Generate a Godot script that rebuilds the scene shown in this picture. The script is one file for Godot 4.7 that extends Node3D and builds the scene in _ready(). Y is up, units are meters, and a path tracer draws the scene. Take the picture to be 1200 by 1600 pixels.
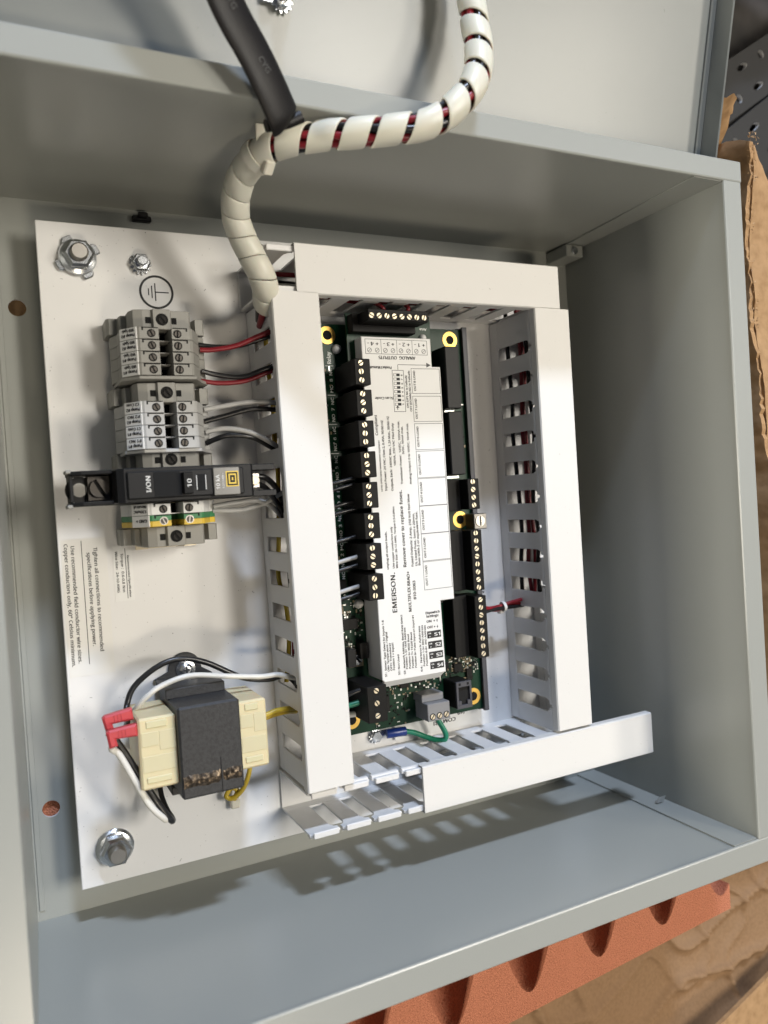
extends Node3D
# An open grey control enclosure lying on its back in a cardboard carton, seen from above.
# Working unit "u" is 1.12 mm: x to the picture's side, z down the mounting plate, y out of the enclosure; plate face at y = 0.
const U := 0.00112
const OFF := Vector3(-150, 50, -165)

var M := {}
var used := {}
var font: SystemFont
var rng := RandomNumberGenerator.new()

# ---------------------------------------------------------------- mesh building
class MB:
	var st := SurfaceTool.new()
	var tris := 0
	const K := 0.00112
	func _init() -> void:
		st.begin(Mesh.PRIMITIVE_TRIANGLES)
		st.set_smooth_group(-1)
	func tri(a: Vector3, b: Vector3, c: Vector3) -> void:   # counter-clockwise seen from outside
		st.add_vertex(a * K); st.add_vertex(c * K); st.add_vertex(b * K)
	func quad(a: Vector3, b: Vector3, c: Vector3, d: Vector3) -> void:
		tri(a, b, c); tri(a, c, d)
	func face(p: Array, mid: Vector3) -> void:
		var n: Vector3 = (p[1] - p[0]).cross(p[2] - p[0])
		var c := Vector3.ZERO
		for v in p: c += v
		c /= p.size()
		if n.dot(c - mid) < 0.0: p.reverse()
		for i in range(1, p.size() - 1): tri(p[0], p[i], p[i + 1])
	func box(lo: Vector3, hi: Vector3, b := 0.25, t := Transform3D()) -> MB:
		st.set_smooth_group(-1)
		var mid := (lo + hi) / 2.0
		var h := (hi - lo) / 2.0
		b = minf(b, minf(h.x, minf(h.y, h.z)) * 0.8)
		var q := func(sx, sy, sz, k):
			var v := Vector3(h.x * sx, h.y * sy, h.z * sz)
			for i in 3:
				if i != k: v[i] -= b * signf(v[i])
			return t * (mid + v)
		var m2: Vector3 = t * mid
		for s in [-1, 1]:
			face([q.call(s, -1, -1, 0), q.call(s, 1, -1, 0), q.call(s, 1, 1, 0), q.call(s, -1, 1, 0)], m2)
			face([q.call(-1, s, -1, 1), q.call(1, s, -1, 1), q.call(1, s, 1, 1), q.call(-1, s, 1, 1)], m2)
			face([q.call(-1, -1, s, 2), q.call(1, -1, s, 2), q.call(1, 1, s, 2), q.call(-1, 1, s, 2)], m2)
			for r in [-1, 1]:
				face([q.call(s, r, -1, 0), q.call(s, r, 1, 0), q.call(s, r, 1, 1), q.call(s, r, -1, 1)], m2)
				face([q.call(s, -1, r, 0), q.call(s, 1, r, 0), q.call(s, 1, r, 2), q.call(s, -1, r, 2)], m2)
				face([q.call(-1, s, r, 1), q.call(1, s, r, 1), q.call(1, s, r, 2), q.call(-1, s, r, 2)], m2)
				for w in [-1, 1]:
					face([q.call(s, r, w, 0), q.call(s, r, w, 1), q.call(s, r, w, 2)], m2)
		return self
	func inset(p: PackedVector2Array, d: float) -> PackedVector2Array:
		var o := PackedVector2Array()
		var n := p.size()
		for i in n:
			var e0 := (p[i] - p[(i + n - 1) % n]).normalized()
			var e1 := (p[(i + 1) % n] - p[i]).normalized()
			var n0 := Vector2(-e0.y, e0.x)
			var n1 := Vector2(-e1.y, e1.x)
			var m := (n0 + n1).normalized()
			o.append(p[i] + m * d / maxf(0.35, m.dot(n0)))
		return o
	# polygon in the plane (ex, ey), extruded along ex x ey from h0 to h1
	func prism(poly: PackedVector2Array, o: Vector3, ex: Vector3, ey: Vector3, h0: float, h1: float, b := 0.0, holes := []) -> MB:
		st.set_smooth_group(-1)
		var ez := ex.cross(ey)
		var area := 0.0
		for i in poly.size(): area += poly[i].cross(poly[(i + 1) % poly.size()])
		if area < 0.0: poly.reverse()
		var at := func(p: Vector2, h: float): return o + ex * p.x + ey * p.y + ez * h
		var n := poly.size()
		var top := inset(poly, b) if b > 0.0 else poly
		var bot := top
		var y1 := h1 - b
		var y0 := h0 + b
		for i in n:
			var j := (i + 1) % n
			quad(at.call(poly[i], y0), at.call(poly[j], y0), at.call(poly[j], y1), at.call(poly[i], y1))
			if b > 0.0:
				quad(at.call(poly[i], y1), at.call(poly[j], y1), at.call(top[j], h1), at.call(top[i], h1))
				quad(at.call(bot[i], h0), at.call(bot[j], h0), at.call(poly[j], y0), at.call(poly[i], y0))
		var ix := Geometry2D.triangulate_polygon(top)
		for k in range(0, ix.size(), 3):
			var a: Vector2 = top[ix[k]]
			var c: Vector2 = top[ix[k + 1]]
			var e: Vector2 = top[ix[k + 2]]
			if (c - a).cross(e - a) < 0.0:
				var sw := c
				c = e; e = sw
			tri(at.call(a, h1), at.call(c, h1), at.call(e, h1))
			tri(at.call(a, h0), at.call(e, h0), at.call(c, h0))
		return self
	func prism_y(poly: PackedVector2Array, y0: float, y1: float, b := 0.0) -> MB:   # poly holds (x, z)
		var q := PackedVector2Array()
		for p in poly: q.append(Vector2(p.x, -p.y))
		return prism(q, Vector3.ZERO, Vector3.RIGHT, Vector3(0, 0, -1), y0, y1, b)
	func prism_z(poly: PackedVector2Array, z0: float, z1: float, b := 0.0) -> MB:   # poly holds (x, y)
		return prism(poly, Vector3.ZERO, Vector3.RIGHT, Vector3.UP, z0, z1, b)
	func prism_x(poly: PackedVector2Array, x0: float, x1: float, b := 0.0) -> MB:   # poly holds (z, y)
		var q := PackedVector2Array()
		for p in poly: q.append(Vector2(p.y, p.x))
		return prism(q, Vector3.ZERO, Vector3.UP, Vector3(0, 0, 1), x0, x1, b)
	# surface of revolution: profile of (radius, height) along axis a
	func lathe(o: Vector3, a: Vector3, prof: Array, n := 20, smooth := false) -> MB:
		st.set_smooth_group(-1)
		var ex := a.cross(Vector3(0.31, 0.2, 0.93)).normalized()
		var ey := a.cross(ex).normalized()
		for k in prof.size() - 1:
			st.set_smooth_group(k + 1 if not smooth else 1)
			for i in n:
				var t0 := TAU * i / n
				var t1 := TAU * (i + 1) / n
				var d0 := ex * cos(t0) + ey * sin(t0)
				var d1 := ex * cos(t1) + ey * sin(t1)
				var p: Vector2 = prof[k]
				var q: Vector2 = prof[k + 1]
				var a0 := o + d0 * p.x + a * p.y
				var a1 := o + d1 * p.x + a * p.y
				var b0 := o + d0 * q.x + a * q.y
				var b1 := o + d1 * q.x + a * q.y
				if p.x < 0.001: tri(a0, b1, b0)
				elif q.x < 0.001: tri(a0, a1, b0)
				else: quad(a0, a1, b1, b0)
		st.set_smooth_group(-1)
		return self
	func cyl(o: Vector3, a: Vector3, r: float, h: float, n := 20, b := 0.2) -> MB:
		return lathe(o, a, [Vector2(0, 0), Vector2(r, 0), Vector2(r, h - b), Vector2(r - b, h), Vector2(0, h)], n)
	func tube(pts: Array, r: float, n := 10, flat := 1.0, up := Vector3.UP, r_end := -1.0) -> MB:
		st.set_smooth_group(1)
		var rings := []
		var side := Vector3.ZERO
		for i in pts.size():
			var t: Vector3 = (pts[mini(i + 1, pts.size() - 1)] - pts[maxi(i - 1, 0)]).normalized()
			if i == 0: side = (t.cross(up) if absf(t.dot(up)) < 0.95 else t.cross(Vector3.RIGHT)).normalized()
			side = (side - t * side.dot(t)).normalized()
			var nn := side.cross(t).normalized()
			var ring := []
			var rr := r if r_end < 0.0 else lerpf(r, r_end, float(i) / (pts.size() - 1))
			for k in n:
				var ang := TAU * k / n
				ring.append(pts[i] + (side * cos(ang) + nn * sin(ang) * flat) * rr)
			rings.append(ring)
		for i in rings.size() - 1:
			for k in n:
				var j := (k + 1) % n
				quad(rings[i][k], rings[i][j], rings[i + 1][j], rings[i + 1][k])
		st.set_smooth_group(-1)
		for k in range(1, n - 1):
			tri(rings[0][0], rings[0][k + 1], rings[0][k])
			tri(rings[-1][0], rings[-1][k], rings[-1][k + 1])
		return self
	func mesh() -> ArrayMesh:
		st.generate_normals()
		return st.commit()


func curve(pts: Array, step := 6) -> Array:   # Catmull-Rom through the points
	var out := []
	for i in pts.size() - 1:
		var p0: Vector3 = pts[maxi(i - 1, 0)]
		var p1: Vector3 = pts[i]
		var p2: Vector3 = pts[i + 1]
		var p3: Vector3 = pts[mini(i + 2, pts.size() - 1)]
		for k in step: out.append(p1.cubic_interpolate(p2, p0, p3, float(k) / step))
	out.append(pts[-1])
	return out


func V(x: float, y: float, z: float) -> Vector3:
	return Vector3(x, y, z)


func P(a: Array) -> PackedVector2Array:   # flat list of numbers to points
	var o := PackedVector2Array()
	for i in range(0, a.size(), 2): o.append(Vector2(a[i], a[i + 1]))
	return o

# ---------------------------------------------------------------- scene tree helpers
func numbered(called: String) -> String:
	used[called] = used.get(called, -1) + 1
	return called if used[called] == 0 else "%s_%03d" % [called, used[called]]


func thing(called: String, label: String, category: String, at := Vector3.ZERO, group := "", kind := "") -> Node3D:
	var o := Node3D.new()
	o.name = numbered(called)
	add_child(o)
	o.position = (at + OFF) * U
	tag(o, label, category, group, kind)
	return o


func tag(o: Node, label: String, category: String, group := "", kind := "") -> void:
	if label: o.set_meta("label", label)
	if category: o.set_meta("category", category)
	if group: o.set_meta("group", group)
	if kind: o.set_meta("kind", kind)


func part(parent: Node, called: String, mb, m: Material, at := Vector3.ZERO) -> MeshInstance3D:
	var o := MeshInstance3D.new()
	o.name = called
	o.mesh = mb.mesh() if mb is MB else mb
	o.material_override = m
	o.position = at * U
	parent.add_child(o, true)
	return o


func solo(called: String, mb: MB, m: Material, label: String, category: String, group := "", kind := "") -> MeshInstance3D:
	var o := part(self, numbered(called), mb, m, OFF)
	tag(o, label, category, group, kind)
	return o


# lettering lying on a face: at = baseline start, heading in degrees about y (0 reads along +x, 90 along -z, 180 along -x, -90 along +z)
func text(parent: Node, s: String, at: Vector3, heading: float, length: float, height: float, m: Material, bold := true, tilt := 0.0) -> void:
	var t := TextMesh.new()
	t.text = s
	t.font = font
	t.font_size = 24
	t.pixel_size = 0.001
	t.depth = 0.001
	t.curve_step = 2.0
	t.horizontal_alignment = HORIZONTAL_ALIGNMENT_LEFT
	t.vertical_alignment = VERTICAL_ALIGNMENT_BOTTOM
	var box := t.get_aabb()
	if box.size.x <= 0.0: return
	var cap := 24.0 * 0.001 * 0.714
	var low := 0.0
	for ch in s:
		if ch in "gjpqy,_()": low = 1.0
	var o := MeshInstance3D.new()
	o.name = "lettering"
	o.mesh = t
	o.material_override = m
	var sc := Vector3(length * U / box.size.x, height * U / cap, 0.12 * U / 0.001)
	var shift := Vector3(-box.position.x, -box.position.y - low * 0.225 * 24.0 * 0.001, 0)
	var b := Basis(Vector3.UP, deg_to_rad(heading)) * Basis(Vector3.RIGHT, deg_to_rad(tilt)) * Basis(Vector3.RIGHT, -PI / 2)
	o.transform = Transform3D(b * Basis.from_scale(sc), at * U) * Transform3D(Basis(), shift)
	parent.add_child(o, true)
	if bold:   # a second, slightly shifted impression thickens the strokes
		var o2: MeshInstance3D = o.duplicate()
		o2.position += b * Vector3(height * 0.1, height * 0.04, 0.03) * U
		parent.add_child(o2, true)


func noise(freq: float, seed_: int, octaves := 3) -> FastNoiseLite:
	var n := FastNoiseLite.new()
	n.noise_type = FastNoiseLite.TYPE_SIMPLEX_SMOOTH
	n.frequency = freq
	n.seed = seed_
	n.fractal_octaves = octaves
	return n


func normal_tex(freq: float, seed_: int, strength: float, size := 256) -> NoiseTexture2D:
	var t := NoiseTexture2D.new()
	t.width = size; t.height = size
	t.seamless = true
	t.as_normal_map = true
	t.bump_strength = strength
	t.noise = noise(freq, seed_)
	return t


func ramp_tex(freq: float, seed_: int, stops: Array, size := 512, octaves := 4) -> NoiseTexture2D:
	var t := NoiseTexture2D.new()
	t.width = size; t.height = size
	t.seamless = true
	t.noise = noise(freq, seed_, octaves)
	var g := Gradient.new()
	g.offsets = PackedFloat32Array(stops.map(func(s): return s[0]))
	g.colors = PackedColorArray(stops.map(func(s): return s[1]))
	t.color_ramp = g
	return t


func lin(r: float, g: float, b: float) -> Color:
	return Color(r, g, b).linear_to_srgb()


func mat(called: String, c: Color, rough := 0.5, metal := 0.0, spec := 0.5) -> StandardMaterial3D:
	var m := StandardMaterial3D.new()
	m.resource_name = called
	m.albedo_color = c
	m.roughness = rough
	m.metallic = metal
	m.metallic_specular = spec
	M[called] = m
	return m


func bumpy(m: StandardMaterial3D, t: Texture2D, scale: float, amount: float) -> void:
	m.normal_enabled = true
	m.normal_texture = t
	m.normal_scale = amount
	m.uv1_triplanar = true
	m.uv1_world_triplanar = true
	m.uv1_scale = Vector3.ONE * scale


func speck_tex(seed_: int, count: int, c: Color, strength: float) -> ImageTexture:
	# sparse dust specks and short scratches on an otherwise even coat
	var q := RandomNumberGenerator.new()
	q.seed = seed_
	var im := Image.create_empty(1024, 1024, false, Image.FORMAT_RGB8)
	im.fill(Color.WHITE)
	for i in count:
		var x := q.randf_range(3, 1020)
		var y := q.randf_range(3, 1020)
		var a := q.randf_range(0, TAU)
		var n := 1 if q.randf() < 0.93 else q.randi_range(2, 8)
		var k := q.randf_range(0.12, strength) * q.randf_range(0.5, 1.0)
		for j in n:
			var px := clampi(int(x + cos(a) * j), 0, 1022)
			var py := clampi(int(y + sin(a) * j), 0, 1022)
			im.set_pixel(px, py, Color.WHITE.lerp(c, k))
			if q.randf() < 0.5: im.set_pixel(px + 1, py, Color.WHITE.lerp(c, k * 0.7))
			if q.randf() < 0.4: im.set_pixel(px, py + 1, Color.WHITE.lerp(c, k * 0.6))
	return ImageTexture.create_from_image(im)


func split_scale(m: StandardMaterial3D, t: Texture2D, scale: float) -> void:
	# specks at their own coarse scale; the fine peel stays on as relief of the same mapping
	m.albedo_texture = t
	m.normal_texture = normal_tex(0.42, 6, 4.0, 1024)
	m.uv1_scale = Vector3.ONE * scale


func coloured(m: StandardMaterial3D, t: Texture2D, scale: float) -> void:
	m.albedo_texture = t
	m.uv1_triplanar = true
	m.uv1_world_triplanar = true
	m.uv1_scale = Vector3.ONE * scale


func lamp(called: String, label: String, centre: Vector3, target: Vector3, size: Vector2, energy: float, c: Color, glow: float) -> void:
	# a ceiling fitting: housing, glowing diffuser and an area light of the same size just in front
	var o := Node3D.new()
	o.name = numbered(called)
	add_child(o)
	o.position = centre
	o.look_at_from_position(centre, target, Vector3.UP if absf((target - centre).normalized().y) < 0.98 else Vector3.RIGHT)
	tag(o, label, "lamp", "ceiling lamps")
	var h := MeshInstance3D.new()
	h.name = "housing"
	var bm := BoxMesh.new()
	bm.size = Vector3(size.x + 0.06, size.y + 0.06, 0.08)
	h.mesh = bm
	h.material_override = M.lamp_housing
	h.position = Vector3(0, 0, 0.05)
	o.add_child(h)
	var g := MeshInstance3D.new()
	g.name = "diffuser"
	var gm := BoxMesh.new()
	gm.size = Vector3(size.x, size.y, 0.01)
	g.mesh = gm
	var e := StandardMaterial3D.new()
	e.albedo_color = Color(0.9, 0.9, 0.9)
	e.emission_enabled = true
	e.emission = c
	e.emission_energy_multiplier = glow
	g.material_override = e
	g.position = Vector3(0, 0, 0.004)
	o.add_child(g)
	var l := AreaLight3D.new()
	l.name = "light"
	l.area_size = size
	l.area_normalize_energy = true
	l.light_energy = energy
	l.light_color = c
	l.area_range = 12.0
	l.shadow_enabled = true
	l.position = Vector3(0, 0, -0.012)
	o.add_child(l)


func _ready() -> void:
	rng.seed = 7
	font = SystemFont.new()
	font.font_names = PackedStringArray(["Droid Sans"])
	mat("lamp_housing", lin(0.6, 0.6, 0.6), 0.5)
	# camera
	var cam := Camera3D.new()
	cam.name = "camera"
	cam.fov = 66.29
	cam.near = 0.01
	cam.far = 40.0
	add_child(cam)
	cam.transform = Transform3D(Basis(Vector3(0.89459, 0.44248, 0.06265), Vector3(0.06488, 0.0101, -0.99784), Vector3(-0.44216, 0.89672, -0.01968)).orthonormalized(), (V(-25.74, 415.33, 145.01) + OFF) * U)
	cam.current = true
	var lens := CameraAttributesPhysical.new()
	lens.frustum_focal_length = 18.375
	lens.frustum_focus_distance = 0.475
	lens.frustum_near = 0.01
	lens.frustum_far = 40.0
	lens.exposure_aperture = 4.9
	cam.attributes = lens
	# surroundings: a dim hall
	var env := Environment.new()
	env.background_mode = Environment.BG_COLOR
	env.background_color = lin(0.04, 0.047, 0.066)
	env.background_energy_multiplier = 1.0
	env.tonemap_mode = Environment.TONE_MAPPER_LINEAR
	env.tonemap_exposure = 1.0
	env.sdfgi_enabled = true
	env.ssao_enabled = true
	env.ssil_enabled = true
	var we := WorldEnvironment.new()
	we.name = "surroundings"
	we.environment = env
	add_child(we)
	# lamps: one warm high-bay nearly overhead, one cool lamp low beyond the door, one faint warm lamp behind the viewer
	lamp("ceiling_lamp", "warm white ceiling lamp above the enclosure", V(0.95, 2.55, -0.35), V(0, 0.05, 0), Vector2(0.9, 0.35), 3.4, Color(1.0, 0.972, 0.922), 6.0)
	lamp("ceiling_lamp", "cool white lamp beyond the open door", V(0.05, 1.62, -2.5), V(0, 0.05, 0), Vector2(0.32, 0.16), 7.2, Color(0.84, 0.9, 1.0), 10.0)
	lamp("ceiling_lamp", "warm white ceiling lamp behind the viewer", V(0.0, 2.4, 1.5), V(0, 0.05, 0), Vector2(0.6, 0.3), 1.6, Color(1.0, 0.94, 0.84), 6.0)
	lamp("ceiling_lamp", "warm white ceiling lamp farther along the same row", V(1.9, 2.6, -0.48), V(0.1, 0.12, -0.1), Vector2(0.9, 0.35), 2.2, Color(1.0, 0.965, 0.9), 6.0)
	lamp("work_light", "pale work light standing low to the side of the enclosure", V(-2.7, 0.44, 0.15), V(0.2, 0.15, 0.0), Vector2(0.9, 0.3), 3.6, Color(1.0, 0.97, 0.9), 4.0)
	materials()
	place()
	enclosure()
	plate()
	ducts()
	rail_group()
	transformer()
	controller()
	cabling()


func materials() -> void:
	var peel := normal_tex(0.06, 3, 4.0)
	var grain := normal_tex(0.12, 5, 5.0)
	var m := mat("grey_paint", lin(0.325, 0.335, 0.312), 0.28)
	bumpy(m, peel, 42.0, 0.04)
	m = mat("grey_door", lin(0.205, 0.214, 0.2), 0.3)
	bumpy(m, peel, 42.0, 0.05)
	var specks := speck_tex(91, 520, Color(0.16, 0.15, 0.14), 0.9)
	var pale_specks := speck_tex(92, 160, Color(0.45, 0.44, 0.42), 0.7)
	split_scale(m, pale_specks, 4.1)
	m = mat("white_plate", lin(0.71, 0.705, 0.695), 0.42)
	bumpy(m, peel, 42.0, 0.05)
	split_scale(m, specks, 4.3)
	m = mat("white_plastic", lin(0.7, 0.697, 0.69), 0.45)
	bumpy(m, grain, 26.0, 0.05)
	m = mat("cover_plastic", lin(0.7, 0.69, 0.665), 0.5)
	bumpy(m, grain, 26.0, 0.07)
	split_scale(m, speck_tex(93, 300, Color(0.45, 0.43, 0.4), 0.6), 4.7)
	m.normal_scale = 0.05
	mat("sticker", lin(0.72, 0.71, 0.68), 0.35)
	mat("tag_white", lin(0.74, 0.74, 0.725), 0.5)
	mat("ink", lin(0.012, 0.012, 0.013), 0.6)
	mat("grey_ink", lin(0.07, 0.07, 0.07), 0.6)
	mat("silk", lin(0.7, 0.72, 0.7), 0.6)
	mat("faint_print", lin(0.06, 0.058, 0.056), 0.6)
	mat("pale_ink", lin(0.62, 0.62, 0.6), 0.6)
	m = mat("terminal_grey", lin(0.27, 0.265, 0.242), 0.5)
	bumpy(m, grain, 40.0, 0.06)
	m = mat("terminal_light", lin(0.4, 0.4, 0.39), 0.5)
	bumpy(m, grain, 40.0, 0.06)
	mat("beige_plastic", lin(0.62, 0.58, 0.46), 0.5)
	mat("green_plastic", lin(0.05, 0.22, 0.09), 0.5)
	mat("yellow_plastic", lin(0.72, 0.5, 0.06), 0.5)
	m = mat("black_plastic", lin(0.009, 0.009, 0.0095), 0.48, 0.0, 0.35)
	bumpy(m, grain, 40.0, 0.08)
	mat("plug_black", lin(0.007, 0.0065, 0.006), 0.55, 0.0, 0.3)
	mat("void", lin(0.004, 0.004, 0.004), 0.9)
	mat("plug_grey", lin(0.2, 0.2, 0.205), 0.5)
	mat("track_grey", lin(0.05, 0.05, 0.06), 0.5)
	mat("steel", lin(0.2, 0.19, 0.175), 0.45, 1.0)
	mat("zinc", lin(0.62, 0.64, 0.66), 0.26, 1.0)
	mat("dull_steel", lin(0.4, 0.38, 0.35), 0.4, 1.0)
	mat("dark_screw", lin(0.07, 0.064, 0.058), 0.45, 1.0)
	mat("deep_screw", lin(0.02, 0.019, 0.018), 0.5, 1.0)
	mat("smoked_label", lin(0.17, 0.16, 0.14), 0.25)
	mat("screw_brass", lin(0.6, 0.53, 0.4), 0.5, 1.0)
	mat("gold", lin(0.75, 0.48, 0.12), 0.42, 1.0)
	mat("solder", lin(0.75, 0.74, 0.7), 0.35, 1.0)
	m = mat("board_green", lin(0.004, 0.03, 0.014), 0.4, 0.0, 0.35)
	mat("component", lin(0.012, 0.0115, 0.011), 0.55, 0.0, 0.3)
	mat("component_tan", lin(0.3, 0.24, 0.15), 0.5)
	mat("red_wire", lin(0.22, 0.012, 0.02), 0.35)
	mat("black_wire", lin(0.012, 0.012, 0.013), 0.3)
	mat("white_wire", lin(0.66, 0.65, 0.61), 0.35)
	mat("grey_wire", lin(0.42, 0.42, 0.41), 0.35)
	mat("yellow_wire", lin(0.5, 0.36, 0.03), 0.35)
	mat("green_wire", lin(0.012, 0.2, 0.11), 0.35)
	mat("blue_vinyl", lin(0.012, 0.035, 0.2), 0.3)
	m = mat("red_nylon", lin(0.5, 0.05, 0.06), 0.4)
	m.subsurf_scatter_enabled = true
	m.subsurf_scatter_strength = 0.1
	m = mat("cream_nylon", lin(0.68, 0.58, 0.36), 0.42)
	m.subsurf_scatter_enabled = true
	m.subsurf_scatter_strength = 0.15
	m = mat("core_black", lin(0.038, 0.0385, 0.04), 0.45, 0.0, 0.4)
	coloured(m, ramp_tex(0.03, 21, [[0.0, Color(0.8, 0.8, 0.8)], [0.62, Color(1, 1, 1)], [0.9, Color(1.5, 1.5, 1.5)]], 512, 5), 22.0)
	bumpy(m, grain, 22.0, 0.1)
	m = mat("weld", lin(0.22, 0.2, 0.175), 0.4, 0.7)
	coloured(m, ramp_tex(0.05, 33, [[0.0, Color(0.3, 0.28, 0.26)], [0.45, Color(0.5, 0.46, 0.42)], [0.75, Color(1, 0.92, 0.82)], [1.0, Color(0.45, 0.4, 0.36)]], 256, 3), 26.0)
	bumpy(m, normal_tex(0.05, 8, 5.0), 26.0, 0.15)
	m = mat("wrap_white", lin(0.68, 0.635, 0.54), 0.42)
	m.subsurf_scatter_enabled = true
	m.subsurf_scatter_strength = 0.1
	m = mat("sleeve_black", lin(0.009, 0.008, 0.008), 0.45, 0.0, 0.35)
	bumpy(m, grain, 30.0, 0.12)
	m = mat("foam", lin(0.57, 0.222, 0.13), 0.95, 0.0, 0.2)
	coloured(m, ramp_tex(0.12, 13, [[0.0, Color(0.72, 0.68, 0.66)], [0.5, Color(0.95, 0.95, 0.95)], [1.0, Color(1, 1, 1)]], 512, 5), 14.0)
	bumpy(m, normal_tex(0.2, 14, 8.0), 14.0, 0.4)
	m = mat("cardboard", lin(0.46, 0.29, 0.15), 0.85, 0.0, 0.3)
	coloured(m, ramp_tex(0.02, 15, [[0.0, Color(0.84, 0.82, 0.8)], [0.5, Color(0.95, 0.945, 0.94)], [1.0, Color(1, 1, 1)]], 1024, 6), 5.0)
	bumpy(m, normal_tex(0.1, 16, 3.0), 5.0, 0.12)
	m = mat("kraft_paper", lin(0.3, 0.185, 0.1), 0.75, 0.0, 0.35)
	coloured(m, ramp_tex(0.06, 17, [[0.0, Color(0.88, 0.87, 0.86)], [0.5, Color(0.95, 0.945, 0.94)], [1.0, Color(1, 1, 1)]], 1024, 6), 4.0)
	m = mat("paper_fibre", lin(0.5, 0.33, 0.19), 0.95, 0.0, 0.2)
	m = mat("hall_floor", lin(0.05, 0.042, 0.036), 0.7)
	coloured(m, ramp_tex(0.02, 18, [[0.0, Color(0.5, 0.5, 0.5)], [1.0, Color(1, 1, 1)]], 512, 5), 1.5)
	m = mat("rack_grey", lin(0.016, 0.0155, 0.015), 0.6, 0.0)
	mat("film", lin(0.22, 0.19, 0.16), 0.3)
	m = mat("clear_lens", Color(0.55, 0.5, 0.42, 0.35), 0.12)
	m.transparency = BaseMaterial3D.TRANSPARENCY_ALPHA


# ---------------------------------------------------------------- the place around the enclosure
func place() -> void:
	var b := MB.new()
	b.box(V(-2600, -56, -2600), V(2600, -50, 2600), 0.5)
	part(self, "floor", b, M.hall_floor, OFF).set_meta("kind", "structure")
	# carton
	var c := thing("cardboard_carton", "torn brown cardboard carton holding the grey enclosure", "carton", V(0, -50, 0))
	b = MB.new().box(V(-70, 0.3, -60), V(420, 3, 470), 0.4)
	part(c, "bottom", b, M.cardboard)
	# side wall beside the enclosure, leaning out, torn along its upper edge, with a flap folded outwards
	var n1 := noise(0.02, 41, 3)
	var rows := []
	for i in 120:
		var z := -52.0 + i * 3.0
		var lean := 12.0 + 0.07 * (z + 44.0)
		var row := []
		var high := 146.0 + smoothstep(20.0, -46.0, z) * 9.0 - smoothstep(-47.0, -52.0, z) * 14.0 + rng.randf_range(-0.9, 0.9)
		for k in 10:
			var t := k / 9.0
			row.append(V(364.0 + lean * t * t + 1.6 * n1.get_noise_2d(z * 1.5, t * 70.0) * t + 1.1 * sin(z * 0.11 + t * 5.0) * t, 3.0 + t * (high - 3.0), z))
		rows.append(row)
	b = MB.new()
	sheet(b, rows, 0.0, true, V(3.2, 0, 0))
	part(c, "side_wall", b, M.cardboard)
	b = MB.new()
	rows = []
	for i in 90:
		var z := -44.0 + i * 3.6
		var row := []
		var reach := clampf((z + 46.0) * 1.0 + rng.randf_range(-1.0, 1.0), 2.5, 90.0)
		for k in 9:
			var t := k / 8.0
			var w := 2.2 * n1.get_noise_2d(z * 1.2, t * 60.0 + 200.0) + 0.5 * n1.get_noise_2d(z * 7.0, t * 220.0)
			row.append(V(378.6 + 0.07 * (z + 44.0) + t * reach, 146.5 + smoothstep(20.0, -46.0, z) * 9.0 * (1.0 - t) + 5.0 * sin(t * 2.6) - 0.12 * reach * t * t + w, z))
		rows.append(row)
	sheet(b, rows, 2.6, true)
	part(c, "flap", b, M.cardboard)
	# rough torn paper along the break
	b = MB.new()
	for i in 240:
		var z := -50.0 + 110.0 * pow(rng.randf(), 1.7)
		var y := 147.0 + smoothstep(20.0, -46.0, z) * 9.5
		var p := V(376.0 + 0.07 * (z + 44.0) + rng.randf_range(-1.5, 4.0), y + rng.randf_range(-2.0, 2.5), z)
		var d := V(rng.randf_range(-1, 1), rng.randf_range(-0.2, 1), rng.randf_range(-1, 1)) * rng.randf_range(0.6, 1.7)
		var e := V(rng.randf_range(-1, 1), rng.randf_range(-1, 1), rng.randf_range(-1, 1)) * rng.randf_range(0.3, 0.9)
		b.tri(p, p + d, p + d * 0.4 + e)
		b.tri(p, p + d * 0.5 - e * 0.6, p + d)
	var torn := part(c, "torn_fibre", b, M.paper_fibre)
	torn.set_meta("kind", "stuff")
	# far end wall with a torn corner
	part(c, "end_wall", MB.new().prism_x(P([-64, 3.2, -60, 3.2, -60, 132, -62, 138, -64, 128]), 300, 371, 0), M.cardboard)
	b = MB.new()
	rows = []
	for i in 14:
		var t := i / 13.0
		var row := []
		for k in 7:
			var s := k / 6.0
			row.append(V(361.0 + s * (16.0 - 5.0 * t) + rng.randf_range(-0.9, 0.9), 128.0 + t * 24.0 + sin(s * 6.0 + t * 4.0) * 2.0 + rng.randf_range(-0.5, 0.5), -44.0 - t * 28.0 + rng.randf_range(-1.2, 1.2)))
		rows.append(row)
	sheet(b, rows, 1.2)
	part(c, "torn_corner", b, M.cardboard)
	# crumpled kraft paper in the carton
	b = MB.new()
	rows = []
	var n2 := noise(0.009, 71, 1)
	var n3 := noise(0.05, 72, 3)
	for i in 190:
		var row := []
		for k in 200:
			var x := 130.0 + k * 2.3
			var z := 368.0 + i * 1.8
			var q := absf(n2.get_noise_2d(x * 0.8 + z * 0.6, z * 1.3 - x * 0.5))
			var q2 := absf(n2.get_noise_2d(x * 1.4 - z * 0.9 + 500.0, z * 0.8 + x * 0.8))
			var h := 6.0 * exp(-q * 13.0) + 4.0 * exp(-q2 * 16.0) + 7.0 * n2.get_noise_2d(x * 0.5 + 300.0, z * 0.5) + 0.5 * n3.get_noise_2d(x, z)
			h += 0.02 * (z - 420.0) + smoothstep(372.0, 440.0, x) * 5.0
			row.append(V(x, 2.0 + h, z))
		rows.append(row)
	sheet(b, rows, 0.6, true)
	part(self, "kraft_paper", b, M.kraft_paper, OFF)
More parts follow.
